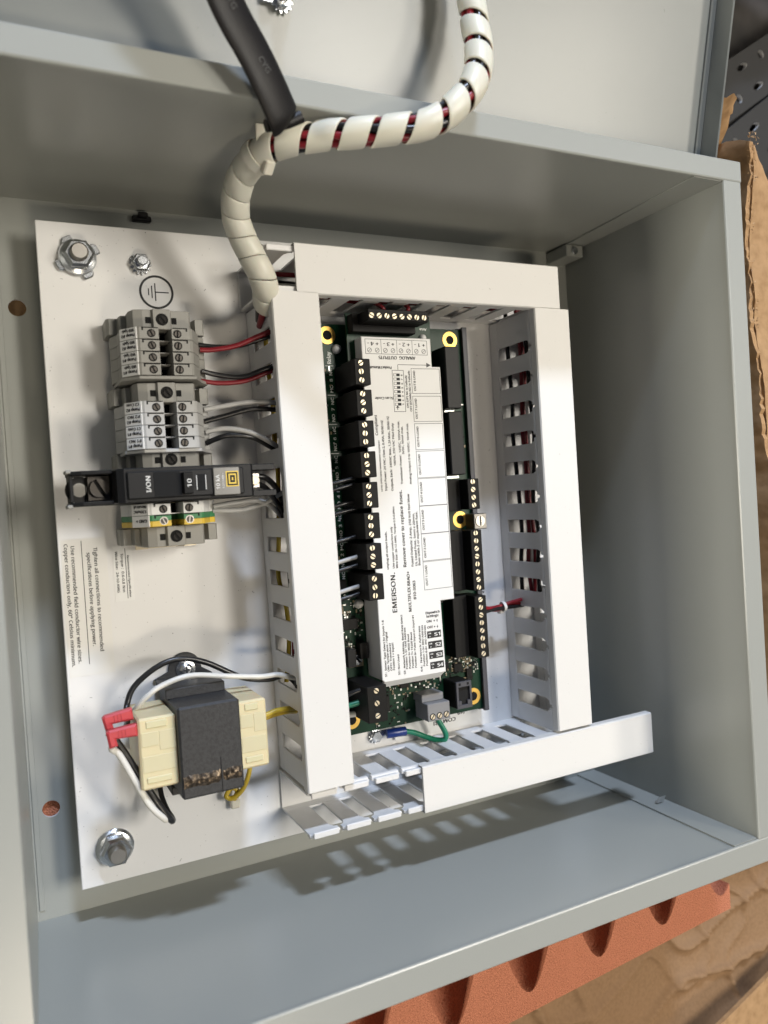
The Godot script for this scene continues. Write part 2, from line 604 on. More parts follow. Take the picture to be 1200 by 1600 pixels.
	tag(get_node("kraft_paper"), "crumpled brown kraft paper beside the orange foam", "packing paper")
	# loose carton flap in the near corner
	b = MB.new()
	rows = []
	for i in 24:
		var row := []
		for k in 14:
			var x := 300.0 + k * 26.0
			row.append(V(x, 23.0 + 0.01 * i * i + sin(x * 0.02 + i * 0.2) * 1.5 + rng.randf_range(-0.2, 0.2), 526.0 - (x - 408.0) * 0.3 + i * 8.0 + rng.randf_range(-1.0, 1.0)))
		rows.append(row)
	sheet(b, rows, 3.0)
	part(self, "carton_flap", b, M.cardboard, OFF)
	tag(get_node("carton_flap"), "pale brown carton flap in the corner below the foam", "carton flap")
	# egg-crate foam slab standing between enclosure and carton
	b = MB.new()
	var cols := []
	var nx := 176
	for i in nx:
		var x := -90.0 + 467.0 * i / (nx - 1)
		var back := 421.0 + (378.0 - x) * 0.074
		var col := []
		for k in 15:
			var y := 62.0 - k * 6.5
			var w := pow(0.5 + 0.5 * cos(TAU * (x - 320.0) / 50.0), 0.7)
			w *= 0.76 + 0.24 * cos(TAU * (y - 58.0) / 60.0)
			var z := lerpf(371.0 + (378.0 - x) * 0.02, back - 10.0, clampf(w, 0.0, 1.0))
			col.append(V(x, y, z))
		cols.append([col, back])
	b.st.set_smooth_group(2)
	for i in nx - 1:
		for k in 14:
			b.quad(cols[i][0][k], cols[i + 1][0][k], cols[i + 1][0][k + 1], cols[i][0][k + 1])
	b.st.set_smooth_group(-1)
	for i in nx - 1:
		var a: Vector3 = cols[i][0][0]
		var e: Vector3 = cols[i + 1][0][0]
		b.quad(a, V(a.x, 62, cols[i][1]), V(e.x, 62, cols[i + 1][1]), e)
		b.quad(V(a.x, 62, cols[i][1]), V(a.x, -29, cols[i][1]), V(e.x, -29, cols[i + 1][1]), V(e.x, 62, cols[i + 1][1]))
	for k in 14:
		var a: Vector3 = cols[nx - 1][0][k]
		var e: Vector3 = cols[nx - 1][0][k + 1]
		b.quad(a, V(a.x, a.y, cols[nx - 1][1]), V(e.x, e.y, cols[nx - 1][1]), e)
	solo("foam_strip", b, M.foam, "orange egg-crate foam slab along the lower rim", "foam")
	b = MB.new().box(V(-40, -46.4, 110), V(366, -27.2, 364), 2)
	solo("foam_pad", b, M.foam, "orange foam pad underneath the enclosure, seen through its mounting holes", "foam")
	# storage rack in the dark behind
	rack_beam("storage_rack_rail", "dark perforated steel rack rail behind the torn cardboard, nearer one", V(560, -10, -135), 34.0, 46.0)
	rack_beam("storage_rack_rail", "dark slotted steel rack rail behind the door edge, farther one", V(600, -14, -212), 32.0, 40.0)
	b = MB.new()
	rows = []
	for i in 16:
		var row := []
		for k in 12:
			row.append(V(480.0 + k * 26.0, 30.0 - 6.0 * n2.get_noise_2d(i * 40.0, k * 40.0) * 3.0 + 4.0 * sin(i * 0.9), -330.0 + i * 7.0 - k * 8.0))
		rows.append(row)
	sheet(b, rows, 1.0, true)
	solo("paper_sheet", b, M.kraft_paper, "dim brown wrapping paper on the rack behind the door", "packing paper")


func sheet(b: MB, rows: Array, thick: float, smooth := false, off := Vector3.ZERO) -> void:
	b.st.set_smooth_group(3 if smooth else 4)
	var h := V(0, -thick, 0) + off
	var n := rows.size()
	var m: int = rows[0].size()
	for i in n - 1:
		for k in m - 1:
			b.quad(rows[i][k], rows[i + 1][k], rows[i + 1][k + 1], rows[i][k + 1])
			b.quad(rows[i][k] + h, rows[i][k + 1] + h, rows[i + 1][k + 1] + h, rows[i + 1][k] + h)
	b.st.set_smooth_group(-1)
	for i in n - 1:
		b.quad(rows[i][0], rows[i][0] + h, rows[i + 1][0] + h, rows[i + 1][0])
		b.quad(rows[i][m - 1], rows[i + 1][m - 1], rows[i + 1][m - 1] + h, rows[i][m - 1] + h)
	for k in m - 1:
		b.quad(rows[0][k], rows[0][k + 1], rows[0][k + 1] + h, rows[0][k] + h)
		b.quad(rows[n - 1][k], rows[n - 1][k] + h, rows[n - 1][k + 1] + h, rows[n - 1][k + 1])


func rack_beam(called: String, label: String, at: Vector3, turn: float, wide: float) -> void:
	var t := thing(called, label, "rack rail", at, "storage rack rails")
	t.rotation.y = deg_to_rad(turn)
	var c := CSGBox3D.new()
	c.name = "web"
	c.size = Vector3(420, 3, wide) * U
	c.material = M.rack_grey
	for i in 15:
		for r in [-0.24, 0.24]:
			var h := CSGCylinder3D.new()
			h.radius = 3.4 * U
			h.height = 12 * U
			h.sides = 12
			h.position = V(-190.0 + i * 27.0 + (9.0 if r > 0.0 else 0.0), 0, r * wide) * U
			if i % 2 == 0: h.scale = Vector3(2.0, 1, 0.7)
			h.operation = CSGShape3D.OPERATION_SUBTRACTION
			c.add_child(h, true)
	t.add_child(c)
	part(t, "flange", MB.new().box(V(-210, -42, wide / 2 - 0.5), V(210, -1.6, wide / 2 + 2.5), 0.3), M.rack_grey)
	part(t, "upright", MB.new().box(V(140, at.y * -1.0 - 50.0 + 0.5, -8), V(160, -1.7, 8), 0.3), M.rack_grey)


# ---------------------------------------------------------------- enclosure
func enclosure() -> void:
	var e := thing("control_enclosure", "open grey painted steel enclosure lying on its back", "enclosure", V(0, -27, 0))
	# local y = 0 is the underside; floor face at 2.2, rim at 138.4
	var F := 2.2
	var R := 138.4
	var c := CSGBox3D.new()
	c.name = "back_panel"
	c.size = V(370, 1.7, 372.5) * U
	c.position = V(163, F - 0.85, 166.3) * U
	c.material = M.grey_paint
	for p in [[-9.5, 37.3], [-10.4, 295.0]]:
		var h := CSGCylinder3D.new()
		h.radius = 4.3 * U
		h.height = 8 * U
		h.sides = 28
		h.position = V(p[0] - 163.0, 0, p[1] - 166.3) * U
		h.operation = CSGShape3D.OPERATION_SUBTRACTION
		c.add_child(h, true)
	e.add_child(c)
	part(e, "upper_wall", MB.new().box(V(-25, F, -20.2), V(348.0, R - 1.3, -18.6), 0.2), M.grey_paint)
	part(e, "lower_wall", MB.new().box(V(-25, F, 351.3), V(348.0, R - 1.3, 352.9), 0.2), M.grey_paint)
	part(e, "side_wall", MB.new().box(V(346.6, F, -18.5), V(348.2, R - 1.3, 351.2), 0.2), M.grey_paint)
	part(e, "side_wall", MB.new().prism_z(P([-20.2, F, -25.8, R - 1.3, -27.4, R - 1.3, -21.8, F]), -18.5, 351.2), M.grey_paint)
	# corner tabs lapped over the walls, proud by half a millimetre
	part(e, "corner_tab", MB.new().prism_z(P([333.0, F + 1, 346.4, F + 1, 346.4, R - 1.5, 325.0, R - 1.5]), -18.5, -17.7), M.grey_paint)
	part(e, "corner_tab", MB.new().prism_z(P([330.6, F + 0.2, 346.4, F + 0.2, 346.4, R - 1.5, 328.0, R - 1.5]), 350.2, 351.2), M.grey_paint)
	part(e, "floor_lap", MB.new().box(V(-19.2, F, -18.4), V(-16.6, F + 0.7, 346), 0.2), M.grey_paint)
	# rim: folded outwards with a returned lip
	part(e, "upper_rim", MB.new().prism_x(P([-19.0, R, -29.3, R, -29.9, R - 0.6, -29.9, R - 9, -28.6, R - 9, -28.6, R - 1.4, -18.3, R - 1.35, -18.0, R - 1.0, -18.3, R - 0.3]), -37, 360.0), M.grey_paint)
	part(e, "lower_rim", MB.new().prism_x(P([351.6, R, 364.4, R, 365.2, R - 0.8, 365.2, R - 11, 363.8, R - 11, 363.8, R - 1.4, 351.0, R - 1.35, 350.6, R - 1.0, 350.9, R - 0.3]), -37, 360.0), M.grey_paint)
	part(e, "side_rim", MB.new().prism_z(P([347.0, R, 359.2, R, 359.8, R - 0.6, 359.8, R - 9, 358.4, R - 9, 358.4, R - 1.4, 346.4, R - 1.35, 346.0, R - 1.0, 346.3, R - 0.3]), -17.95, 350.55), M.grey_paint)
	part(e, "side_rim", MB.new().prism_z(P([-25.8, R, -37.0, R, -37.6, R - 0.6, -37.6, R - 9, -36.3, R - 9, -36.3, R - 1.4, -25.8, R - 1.2, -25.4, R - 0.5]), -17.95, 350.55), M.grey_paint)
	# bracket in the far upper corner
	var k := part(e, "corner_bracket", MB.new().box(V(330, F + 0.1, -17.4), V(344, F + 22, -9.5), 0.5), M.grey_paint)
	part(k, "stud", MB.new().cyl(V(336, 22, -13), Vector3.UP, 2.4, 4, 12), M.zinc)
	part(e, "burr", MB.new().prism_x(P([349.2, 70, 344.5, 75, 349.4, 72.5]), 336, 341), M.white_plate)
	# studs that carry the mounting plate
	for p in [[18.3, 17.4], [16.6, 312.3], [300, 18], [300, 315]]:
		part(e, "standoff", MB.new().cyl(V(p[0], F, p[1]), Vector3.UP, 5.0, 22.9, 16), M.zinc)
	# the door, swung right back on its hinge
	var d := Node3D.new()
	d.name = "door"
	e.add_child(d)
	d.position = V(0, 118.0, -33.5) * U
	d.rotation.x = 0.2165
	var pan := MB.new().box(V(-40, -1.6, -385), V(351, 0, 0), 0.2)
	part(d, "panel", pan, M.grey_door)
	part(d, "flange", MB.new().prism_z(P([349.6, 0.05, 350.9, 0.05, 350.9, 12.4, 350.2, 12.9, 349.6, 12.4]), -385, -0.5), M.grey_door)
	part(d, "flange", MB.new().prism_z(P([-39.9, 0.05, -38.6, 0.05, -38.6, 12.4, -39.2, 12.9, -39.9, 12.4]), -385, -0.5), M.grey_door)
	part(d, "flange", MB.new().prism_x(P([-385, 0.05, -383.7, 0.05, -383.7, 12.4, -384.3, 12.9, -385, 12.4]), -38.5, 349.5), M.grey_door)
	var rib := part(d, "stiffener", MB.new().box(V(345.6, 0.05, -380), V(349.5, 1.3, -1), 0.3), M.grey_door)
	for x in [30.0, 290.0]:
		part(e, "hinge", MB.new().cyl(V(x - 30, 124, -33.5), Vector3.RIGHT, 3.2, 60, 14), M.grey_paint)
	# star nut with bolt and washer on the door
	var n := thing("door_nut", "small zinc nut with toothed washer on the open door", "nut", V(96.4, 99.4, -67.6))
	n.rotation.x = 0.2165
	part(n, "washer", toothed(5.0, 3.9, 12, 0.3, 1.4), M.zinc)
	part(n, "nut", hexnut(3.6, 1.4, 4.6), M.zinc)
	part(n, "bolt", MB.new().cyl(V(0, 0.2, 0), Vector3.UP, 2.0, 9.5, 14, 0.4), M.zinc)
	part(n, "tab", MB.new().box(V(-9, 0.1, -2), V(-4, 2.2, 2), 0.3), M.zinc)
	# a scrap on the enclosure floor
	var s := MB.new()
	s.box(V(50, -24.7, -15), V(60, -21.5, -12), 0.5, Transform3D(Basis(Vector3.UP, 0.0), Vector3.ZERO))
	s.box(V(53, -22.5, -16.5), V(58, -19.5, -13.5), 0.6)
	solo("plastic_scrap", s, M.black_plastic, "black plastic scrap on the enclosure floor above the plate", "scrap")


func hexnut(r: float, y0: float, y1: float) -> MB:
	var b := MB.new()
	var hex := []
	for k in 6:
		var p := []
		for j in 2: p.append(Vector2(cos(TAU * (k + j) / 6.0), sin(TAU * (k + j) / 6.0)) * r)
		hex.append(p[0])
		var a: Vector2 = p[0]
		var c: Vector2 = p[1]
		var h := y1 - r * 0.16
		b.face([V(a.x, y0, a.y), V(c.x, y0, c.y), V(c.x, h, c.y), V(a.x, h, a.y)], V(0, (y0 + y1) / 2, 0))
		b.face([V(a.x, h, a.y), V(c.x, h, c.y), V(c.x * 0.82, y1, c.y * 0.82), V(a.x * 0.82, y1, a.y * 0.82)], V(0, (y0 + y1) / 2, 0))
		b.face([V(a.x * 0.82, y1, a.y * 0.82), V(c.x * 0.82, y1, c.y * 0.82), V(0, y1, 0)], V(0, y0, 0))
	return b


func toothed(r0: float, r1: float, teeth: int, y0: float, y1: float) -> MB:
	var poly := PackedVector2Array()
	for k in teeth * 4:
		var r := r0 if (k % 4) < 2 else r1
		poly.append(Vector2(cos(TAU * k / (teeth * 4.0)), sin(TAU * k / (teeth * 4.0))) * r)
	return MB.new().prism_y(poly, y0, y1, 0.15)


# ---------------------------------------------------------------- mounting plate
func plate() -> void:
	var o := thing("mounting_plate", "white painted steel mounting plate inside the enclosure", "mounting plate", V(0, -2, 0))
	part(o, "plate", MB.new().box(V(0, 0.1, 0), V(318, 2.0, 330), 0.35), M.white_plate)
	# four-lobed nut on the stud, upper corner
	var n := thing("stud_nut", "large zinc nut with four-lobed flange at the plate's upper corner", "nut", V(18.3, 0, 17.4))
	var lob := PackedVector2Array()
	for k in 48:
		var a := TAU * k / 48.0
		var r := 8.2 + 3.0 * smoothstep(0.15, 0.6, cos(4.0 * (a + 0.5)))
		lob.append(Vector2(cos(a), sin(a)) * r)
	part(n, "flange", MB.new().prism_y(lob, 0.15, 2.2, 0.5), M.zinc)
	part(n, "washer", MB.new().lathe(Vector3.ZERO, Vector3.UP, [Vector2(9.0, 2.2), Vector2(8.4, 3.2), Vector2(6.6, 4.0), Vector2(4.0, 4.2)], 28), M.zinc)
	part(n, "nut", hexnut(7.4, 3.6, 9.6), M.zinc)
	stud(n, 4.3, 12.6)
	n = thing("ground_nut", "small zinc nut with toothed washer above the ground symbol", "nut", V(48.4, 0, 18.4))
	part(n, "washer", toothed(5.6, 4.4, 14, 0.15, 1.3), M.zinc)
	part(n, "nut", hexnut(4.9, 1.3, 5.4), M.zinc)
	part(n, "screw", MB.new().cyl(V(0, 0.3, 0), Vector3.UP, 2.6, 8.2, 18, 0.5), M.zinc)
	n = thing("stud_nut", "large zinc flange nut on a stud at the plate's lower corner", "nut", V(16.6, 0, 312.3))
	part(n, "washer", MB.new().lathe(Vector3.ZERO, Vector3.UP, [Vector2(0, 0.15), Vector2(9.3, 0.15), Vector2(9.3, 0.9), Vector2(8.0, 2.0), Vector2(6.5, 2.6), Vector2(0, 2.8)], 32), M.zinc)
	part(n, "nut", hexnut(7.6, 2.2, 8.6), M.zinc)
	stud(n, 4.3, 13.0)
	# ground symbol sticker
	var s := thing("ground_symbol", "round black outlined earth symbol printed below the small nut", "symbol", V(55.8, 0.05, 32.0))
	var ring := MB.new().lathe(Vector3.ZERO, Vector3.UP, [Vector2(7.6, 0.0), Vector2(8.7, 0.0), Vector2(8.7, 0.14), Vector2(7.6, 0.14), Vector2(7.6, 0.0)], 48)
	part(s, "ring", ring, M.ink)
	var bars := MB.new()
	bars.box(V(-0.5, 0, -0.3), V(6.2, 0.14, 0.3), 0.03)
	for q in [[-0.9, 4.6], [-2.6, 3.2], [-4.3, 1.8]]: bars.box(V(q[0], 0, -q[1]), V(q[0] + 0.55, 0.14, q[1]), 0.03)
	part(s, "bars", bars, M.ink)
	# instruction stickers
	s = thing("instruction_sticker", "large clear sticker about tightening connections and copper conductors", "sticker", V(0, 0, 0))
	part(s, "film", MB.new().box(V(1.4, 0.03, 156.6), V(22.5, 0.12, 224.6), 0.02), M.sticker)
	text(s, "Copper conductors only, 60° Celsius minimum.", V(2.6, 0.16, 158.6), -90, 60.5, 1.75, M.grey_ink)
	text(s, "Use recommended field conductor wire sizes.", V(5.7, 0.16, 159.8), -90, 58.0, 1.75, M.grey_ink)
	part(s, "rule", MB.new().box(V(10.6, 0.1, 157.5), V(10.95, 0.2, 219.0), 0.02), M.grey_ink)
	text(s, "specifications before applying power.", V(12.9, 0.16, 163.6), -90, 46.5, 1.75, M.grey_ink)
	text(s, "Tighten all connections to recommended", V(16.2, 0.16, 161.2), -90, 52.0, 1.75, M.grey_ink)
	s = thing("torque_sticker", "small sticker with torque and wire size below the terminal rail", "sticker", V(0, 0, 0))
	part(s, "film", MB.new().box(V(25.2, 0.13, 161.0), V(34.6, 0.2, 189.6), 0.02), M.tag_white)
	text(s, "Wire Size:  24-10 AWG", V(26.3, 0.24, 164.3), -90, 20.6, 1.15, M.ink, true)
	text(s, "Torque :  0.6-0.8 Nm", V(28.9, 0.24, 165.4), -90, 19.6, 1.25, M.grey_ink, true)
	part(s, "rule", MB.new().box(V(31.1, 0.18, 163.0), V(31.4, 0.28, 188.4), 0.02), M.ink)
	text(s, "Recommended Specification", V(32.0, 0.24, 166.6), -90, 21.2, 0.95, M.ink, true)


func stud(n: Node3D, r: float, h: float) -> void:
	var prof := [Vector2(0, 0.2)]
	var y := 0.3
	while y < h - 1.6:
		prof.append(Vector2(r, y)); prof.append(Vector2(r - 0.35, y + 0.5))
		y += 1.0
	prof.append(Vector2(r, h - 1.0)); prof.append(Vector2(r - 0.8, h)); prof.append(Vector2(0, h))
	part(n, "stud", MB.new().lathe(Vector3.ZERO, Vector3.UP, prof, 24), M.dull_steel)


# ---------------------------------------------------------------- slotted wiring ducts
func duct(label: String, at: Vector3, turn: float, length: float, slots: Array, missing := {}) -> Node3D:
	# runs along local +x, from 0 to length, channel from local z = 0 to 22.3; slots = centres of the openings
	var W := 22.3
	var o := thing("wiring_duct", label, "wiring duct", at, "slotted white wiring ducts")
	o.rotation.y = turn
	part(o, "base", MB.new().box(V(0, 0.1, 0.2), V(length, 1.5, W - 0.2), 0.15), M.white_plastic)
	for side in 2:
		var z0 := 0.0 if side == 0 else W - 1.3
		part(o, "side_strip", MB.new().box(V(0, 1.5, z0), V(length, 8.5, z0 + 1.3), 0.15), M.white_plastic)
		var edges := [-9.0] + slots + [length + 9.0]
		for i in edges.size() - 1:
			if missing.has(side * 100 + i): continue
			var a: float = edges[i]
			var c: float = edges[i + 1]
			var lo := maxf(a + 4.0, 0.0)
			var hi := minf(c - 4.0, length)
			var hl := maxf(a + 0.75, 0.0)
			var hh := minf(c - 0.75, length)
			if hi - lo < 1.5: continue
			var b := MB.new()
			var poly := P([lo, 8.5, hi, 8.5, hi, 37.0, minf(hi + 1.4, hh), 40.0, hh, 40.8, hh, 44.4, hh - 1.2, 45.0, hh - 1.4, 46.6, hl + 1.4, 46.6, hl + 1.2, 45.0, hl, 44.4, hl, 40.8, maxf(lo - 1.4, hl), 40.0, lo, 37.0])
			b.prism_z(poly, z0, z0 + 1.3, 0.18)
			# rounded bead that the cover snaps over, and the cap bar along the finger's tip
			var s := -1.0 if side == 0 else 1.0
			var zc := z0 if side == 0 else z0 + 1.3
			b.prism_x(P([zc, 40.6, zc + s * 0.8, 41.0, zc + s * 1.3, 41.8, zc + s * 1.3, 43.2, zc + s * 0.9, 44.0, zc, 44.4]), hl + 0.3, hh - 0.3, 0.2)
			b.box(V(hl + 1.3, 45.3, minf(zc + s * 0.5, zc - s * 2.6)), V(hh - 1.3, 46.9, maxf(zc + s * 0.5, zc - s * 2.6)), 0.4)
			part(o, "finger", b, M.white_plastic)
	return o


func duct_cover(label: String, at: Vector3, turn: float, length: float) -> void:
	var o := thing("duct_cover", label, "duct cover", at, "white wiring duct covers")
	o.rotation.y = turn
	var prof := P([-1.5, 44.0, -1.5, 48.3, -0.9, 49.1, 23.2, 49.1, 23.8, 48.3, 23.8, 44.0, 23.4, 44.0, 23.4, 47.6, -1.1, 47.6, -1.1, 44.0])
	part(o, "lid", MB.new().prism_x(prof, 0, length, 0.0), M.cover_plastic)


func ducts() -> void:
	var seq := func(first: float, n: int): return range(n).map(func(k): return first + k * 17.77)
	# turn: local +x runs along world +z when turned by -90 degrees; local z then points to world -x
	# left duct, between terminals and controller
	duct("long slotted duct between terminal rail and controller board", V(125.0, 0, 40.9), -PI / 2 + 0.0100, 249.0, seq.call(18.8, 13), {105: 1})
	duct_cover("long white cover on the duct between terminals and controller", V(124.8, 0, 40.6), -PI / 2 + 0.0100, 249.0)
	duct("slotted duct standing at the far side of the controller board", V(283.2, 0, 41.2), -PI / 2, 248.6, seq.call(20.5, 13))
	duct_cover("white duct cover beside the shaded enclosure wall", V(283.4, 0, 41.6), -PI / 2, 246.6)
	duct("slotted duct across the top of the controller board", V(99.5, 0, 18.0), 0.0, 179.5, seq.call(17.6, 9))
	duct_cover("white duct cover across the top, beside the spiral wrapped cable", V(114.6, 0, 17.9), 0.0, 163.6)
	duct("slotted duct across the bottom, its first fingers uncovered", V(104.5, 0, 291.4), 0.0, 181.0, seq.call(17.2, 10))
	duct_cover("short white duct cover across the bottom, overhanging beyond the plate", V(168.2, 0, 291.4), 0.0, 163.4)


# ---------------------------------------------------------------- terminal rail
func screw(parent: Node, at: Vector3, r: float, m: Material, turn: float, axis := Vector3.UP, deep := 0.6) -> void:
	# slotted screw head: two half discs with a groove between
	var o := Node3D.new()
	o.name = "screw"
	parent.add_child(o, true)
	part(o, "slot", MB.new().cyl(V(0, 0, 0), Vector3.UP, r * 0.96, 0.5, 16, 0.05), M.void).rotation.y = turn
	var b := MB.new()
	for s in [-1.0, 1.0]:
		var poly := PackedVector2Array()
		for k in 11:
			var a := -PI / 2 + PI * k / 10.0
			poly.append(Vector2(maxf(cos(a) * r, 0.17 * r) * s, sin(a) * r))
		b.prism_y(poly, 0.5, 0.5 + deep, 0.12)
	var mi := part(o, "head", b, m)
	mi.rotation.y = turn
	o.position = at * U
	if axis != Vector3.UP: o.basis = Basis(Quaternion(Vector3.UP, axis))


func terminal(label: String, z: float, tagtext: Array, body: Material, earth := false, lip := false) -> void:
	var W := 5.55
	var o := thing("terminal_block", label, "terminal block", V(0, 0, z), "rail mounted terminal blocks")
	var x0 := 47.3
	var x1 := 53.3
	var left := P([29.5, 8.0, 29.0, 14.0, 31.2, 22.0, 31.2, 33.0, 37.6, 41.4, 38.6, 42.0, x0, 42.0, x0, 24.0, 43.0, 20.0, 43.0, 8.0])
	var right := P([57.5, 8.0, 57.5, 20.0, x1, 24.0, x1, 42.0, 61.6, 42.0, 63.0, 41.2, 68.4, 30.0, 69.6, 24.0, 72.6, 22.0, 73.4, 20.0, 73.4, 10.0, 71.5, 8.0])
	var waist := P([43.05, 8.0, 57.45, 8.0, 57.45, 19.0, 53.2, 23.0, 47.4, 23.0, 43.05, 19.0])
	if not earth:
		part(o, "housing", MB.new().prism_z(left, 0.06, W - 0.06, 0.12), body)
		part(o, "housing", MB.new().prism_z(right, 0.06, W - 0.06, 0.12), body)
		part(o, "waist", MB.new().prism_z(waist, 0.3, W - 0.3), M.void)
		part(o, "web", MB.new().prism_z(P([47.35, 23.1, 53.25, 23.1, 53.25, 36, 47.35, 36]), W - 0.5, W - 0.08), body)
	else:
		for h in 2:
			var m: Material = M.green_plastic if h == 0 else M.yellow_plastic
			var a := 0.06 if h == 0 else W * 0.52
			var c := W * 0.5 if h == 0 else W - 0.06
			part(o, "housing", MB.new().prism_z(left, a, c, 0.1), m)
			part(o, "housing", MB.new().prism_z(right, a, c, 0.1), m)
			part(o, "waist", MB.new().prism_z(waist, a, c), m)
	# dark L-shaped gaps beside each screw housing
	for s in [[39.6, 47.1, 39.6], [53.5, 60.6, 59.9]]:
		part(o, "gap", MB.new().box(V(s[0], 41.9, 0.1), V(s[1], 42.12, 0.55), 0.02).box(V(s[2], 41.9, 0.55), V(s[2] + 0.7, 42.12, 1.7), 0.02), M.void)
	for x in [43.9, 55.9]:
		part(o, "screw_hole", MB.new().cyl(V(x, 41.7, 2.95), Vector3.UP, 1.95, 0.42, 20, 0.02), M.void if not earth else M.dull_steel)
		screw(o, V(x, 41.25, 3.0), 1.5, M.dark_screw, 0.5 + x)
	# marker tag on the sloping shoulder
	var t := Transform3D(Basis(Vector3(0, 0, 1), 0.918), V(31.4, 33.3, 0))
	part(o, "marker_tag", MB.new().box(V(0, 0.05, 0.15), V(10.3, 0.75, W - 0.12), 0.12, t), M.tag_white)
	var tn := Node3D.new()
	tn.name = "marker_text"
	o.add_child(tn, true)
	tn.transform = Transform3D(t.basis, t.origin * U)
	if tagtext.size() == 2:
		text(tn, tagtext[0], V(9.4, 0.8, 3.0), 180, 8.0, 1.35, M.ink, true)
		text(tn, tagtext[1], V(9.2, 0.8, 0.75), 180, 7.4, 1.35, M.ink, true)
	else:
		text(tn, tagtext[0], V(9.2, 0.8, 1.8), 180, 6.6, 1.5, M.ink, true)
	if lip:
		part(o, "end_plate", MB.new().prism_z(P([30.2, 10, 30.2, 32, 31, 33, 37.6, 40.5, 64, 40.8, 69, 30, 73.6, 23, 73.6, 10]), W + 0.05, W + 1.6, 0.2), body)


func clamp_end(label: String, z: float) -> void:
	var o := thing("end_clamp", label, "end clamp", V(0, 0, z), "rail end clamps")
	var W := 9.6
	part(o, "body", MB.new().prism_z(P([36.0, 7.0, 36.0, 28.0, 37.6, 33.0, 41.8, 34.0, 45.6, 34.0, 46.4, 36.0, 54.4, 36.0, 55.2, 34.0, 63.5, 34.0, 64.6, 32.0, 64.6, 7.0]), 0.1, W, 0.25), M.terminal_grey)
	part(o, "foot", MB.new().prism_z(P([27.8, 1.0, 27.8, 13.0, 29.0, 15.0, 32.6, 15.0, 33.4, 22.0, 35.9, 22.0, 35.9, 7.0, 34.6, 7.0, 34.6, 1.0]), 0.6, W - 1.0, 0.2), M.terminal_grey)
	part(o, "foot", MB.new().prism_z(P([64.7, 7.0, 69.0, 7.0, 69.0, 1.0, 73.6, 1.0, 74.2, 19.0, 73.2, 20.6, 69.6, 20.6, 68.6, 15.0, 64.7, 15.0]), 0.6, W - 1.0, 0.2), M.terminal_grey)
	part(o, "window", MB.new().box(V(43.0, 33.7, 3.6), V(46.0, 34.12, 6.6), 0.03).box(V(54.6, 33.7, 3.6), V(57.6, 34.12, 6.6), 0.03), M.void)
	part(o, "screw_hole", MB.new().cyl(V(50.4, 35.7, 5.0), Vector3.UP, 2.9, 0.45, 24, 0.02), M.void)
	screw(o, V(50.6, 35.35, 5.2), 2.0, M.deep_screw, 0.6)


func rail_group() -> void:
	var r := thing("mounting_rail", "steel top-hat rail under the terminal blocks", "rail", V(0, 0, 0))
	part(r, "rail", MB.new().prism_z(P([35.6, 5.8, 35.6, 6.7, 41.6, 6.7, 41.6, 1.1, 60.0, 1.1, 60.0, 6.7, 66.0, 6.7, 66.0, 5.8, 60.9, 5.8, 60.9, 0.2, 40.7, 0.2, 40.7, 5.8]), 49.0, 164.0), M.screw_brass)
	clamp_end("grey end clamp topmost on the terminal rail", 49.6)
	var g1 := [["Pump #2", "VFD Spd-", "second pump minus speed"], ["Pump #2", "VFD Spd+", "second pump plus speed"], ["Pump #1", "VFD Spd-", "first pump minus speed"], ["Pump #1", "VFD Spd+", "first pump plus speed"]]
	for i in 4: terminal("darker grey terminal block, %s, tagged %s" % [["first of the upper four", "second of the upper four", "third of the upper four", "last of the upper four"][i], "Pump number %s speed" % ["two", "two", "one", "one"][i]], 59.6 + 5.6 * i, [g1[i][0], g1[i][1]], M.terminal_grey, false, i == 3)
	clamp_end("grey end clamp between the two groups of four terminals", 84.2)
	var g2 := [["Pump #2", "C2 Com"], ["Pump #2", "P2 NO"], ["Pump #1", "C1 Com"], ["Pump #1", "P1 NO"]]
	for i in 4: terminal("light grey terminal block tagged %s %s" % [g2[i][0], g2[i][1]], 93.9 + 5.6 * i, [g2[i][0], g2[i][1]], M.terminal_light, false, i == 3)
	clamp_end("grey end clamp directly above the black breaker", 118.4 - 2.4)
	terminal("pale terminal block tagged 120vAC Neutral below the breaker", 141.4, ["120vAC", "Neutral"], M.tag_white)
	terminal("green and yellow ground terminal block tagged GND", 146.9, ["GND +"], M.green_plastic, true)
	clamp_end("grey end clamp at the bottom end of the terminal rail", 152.6)
	breaker()


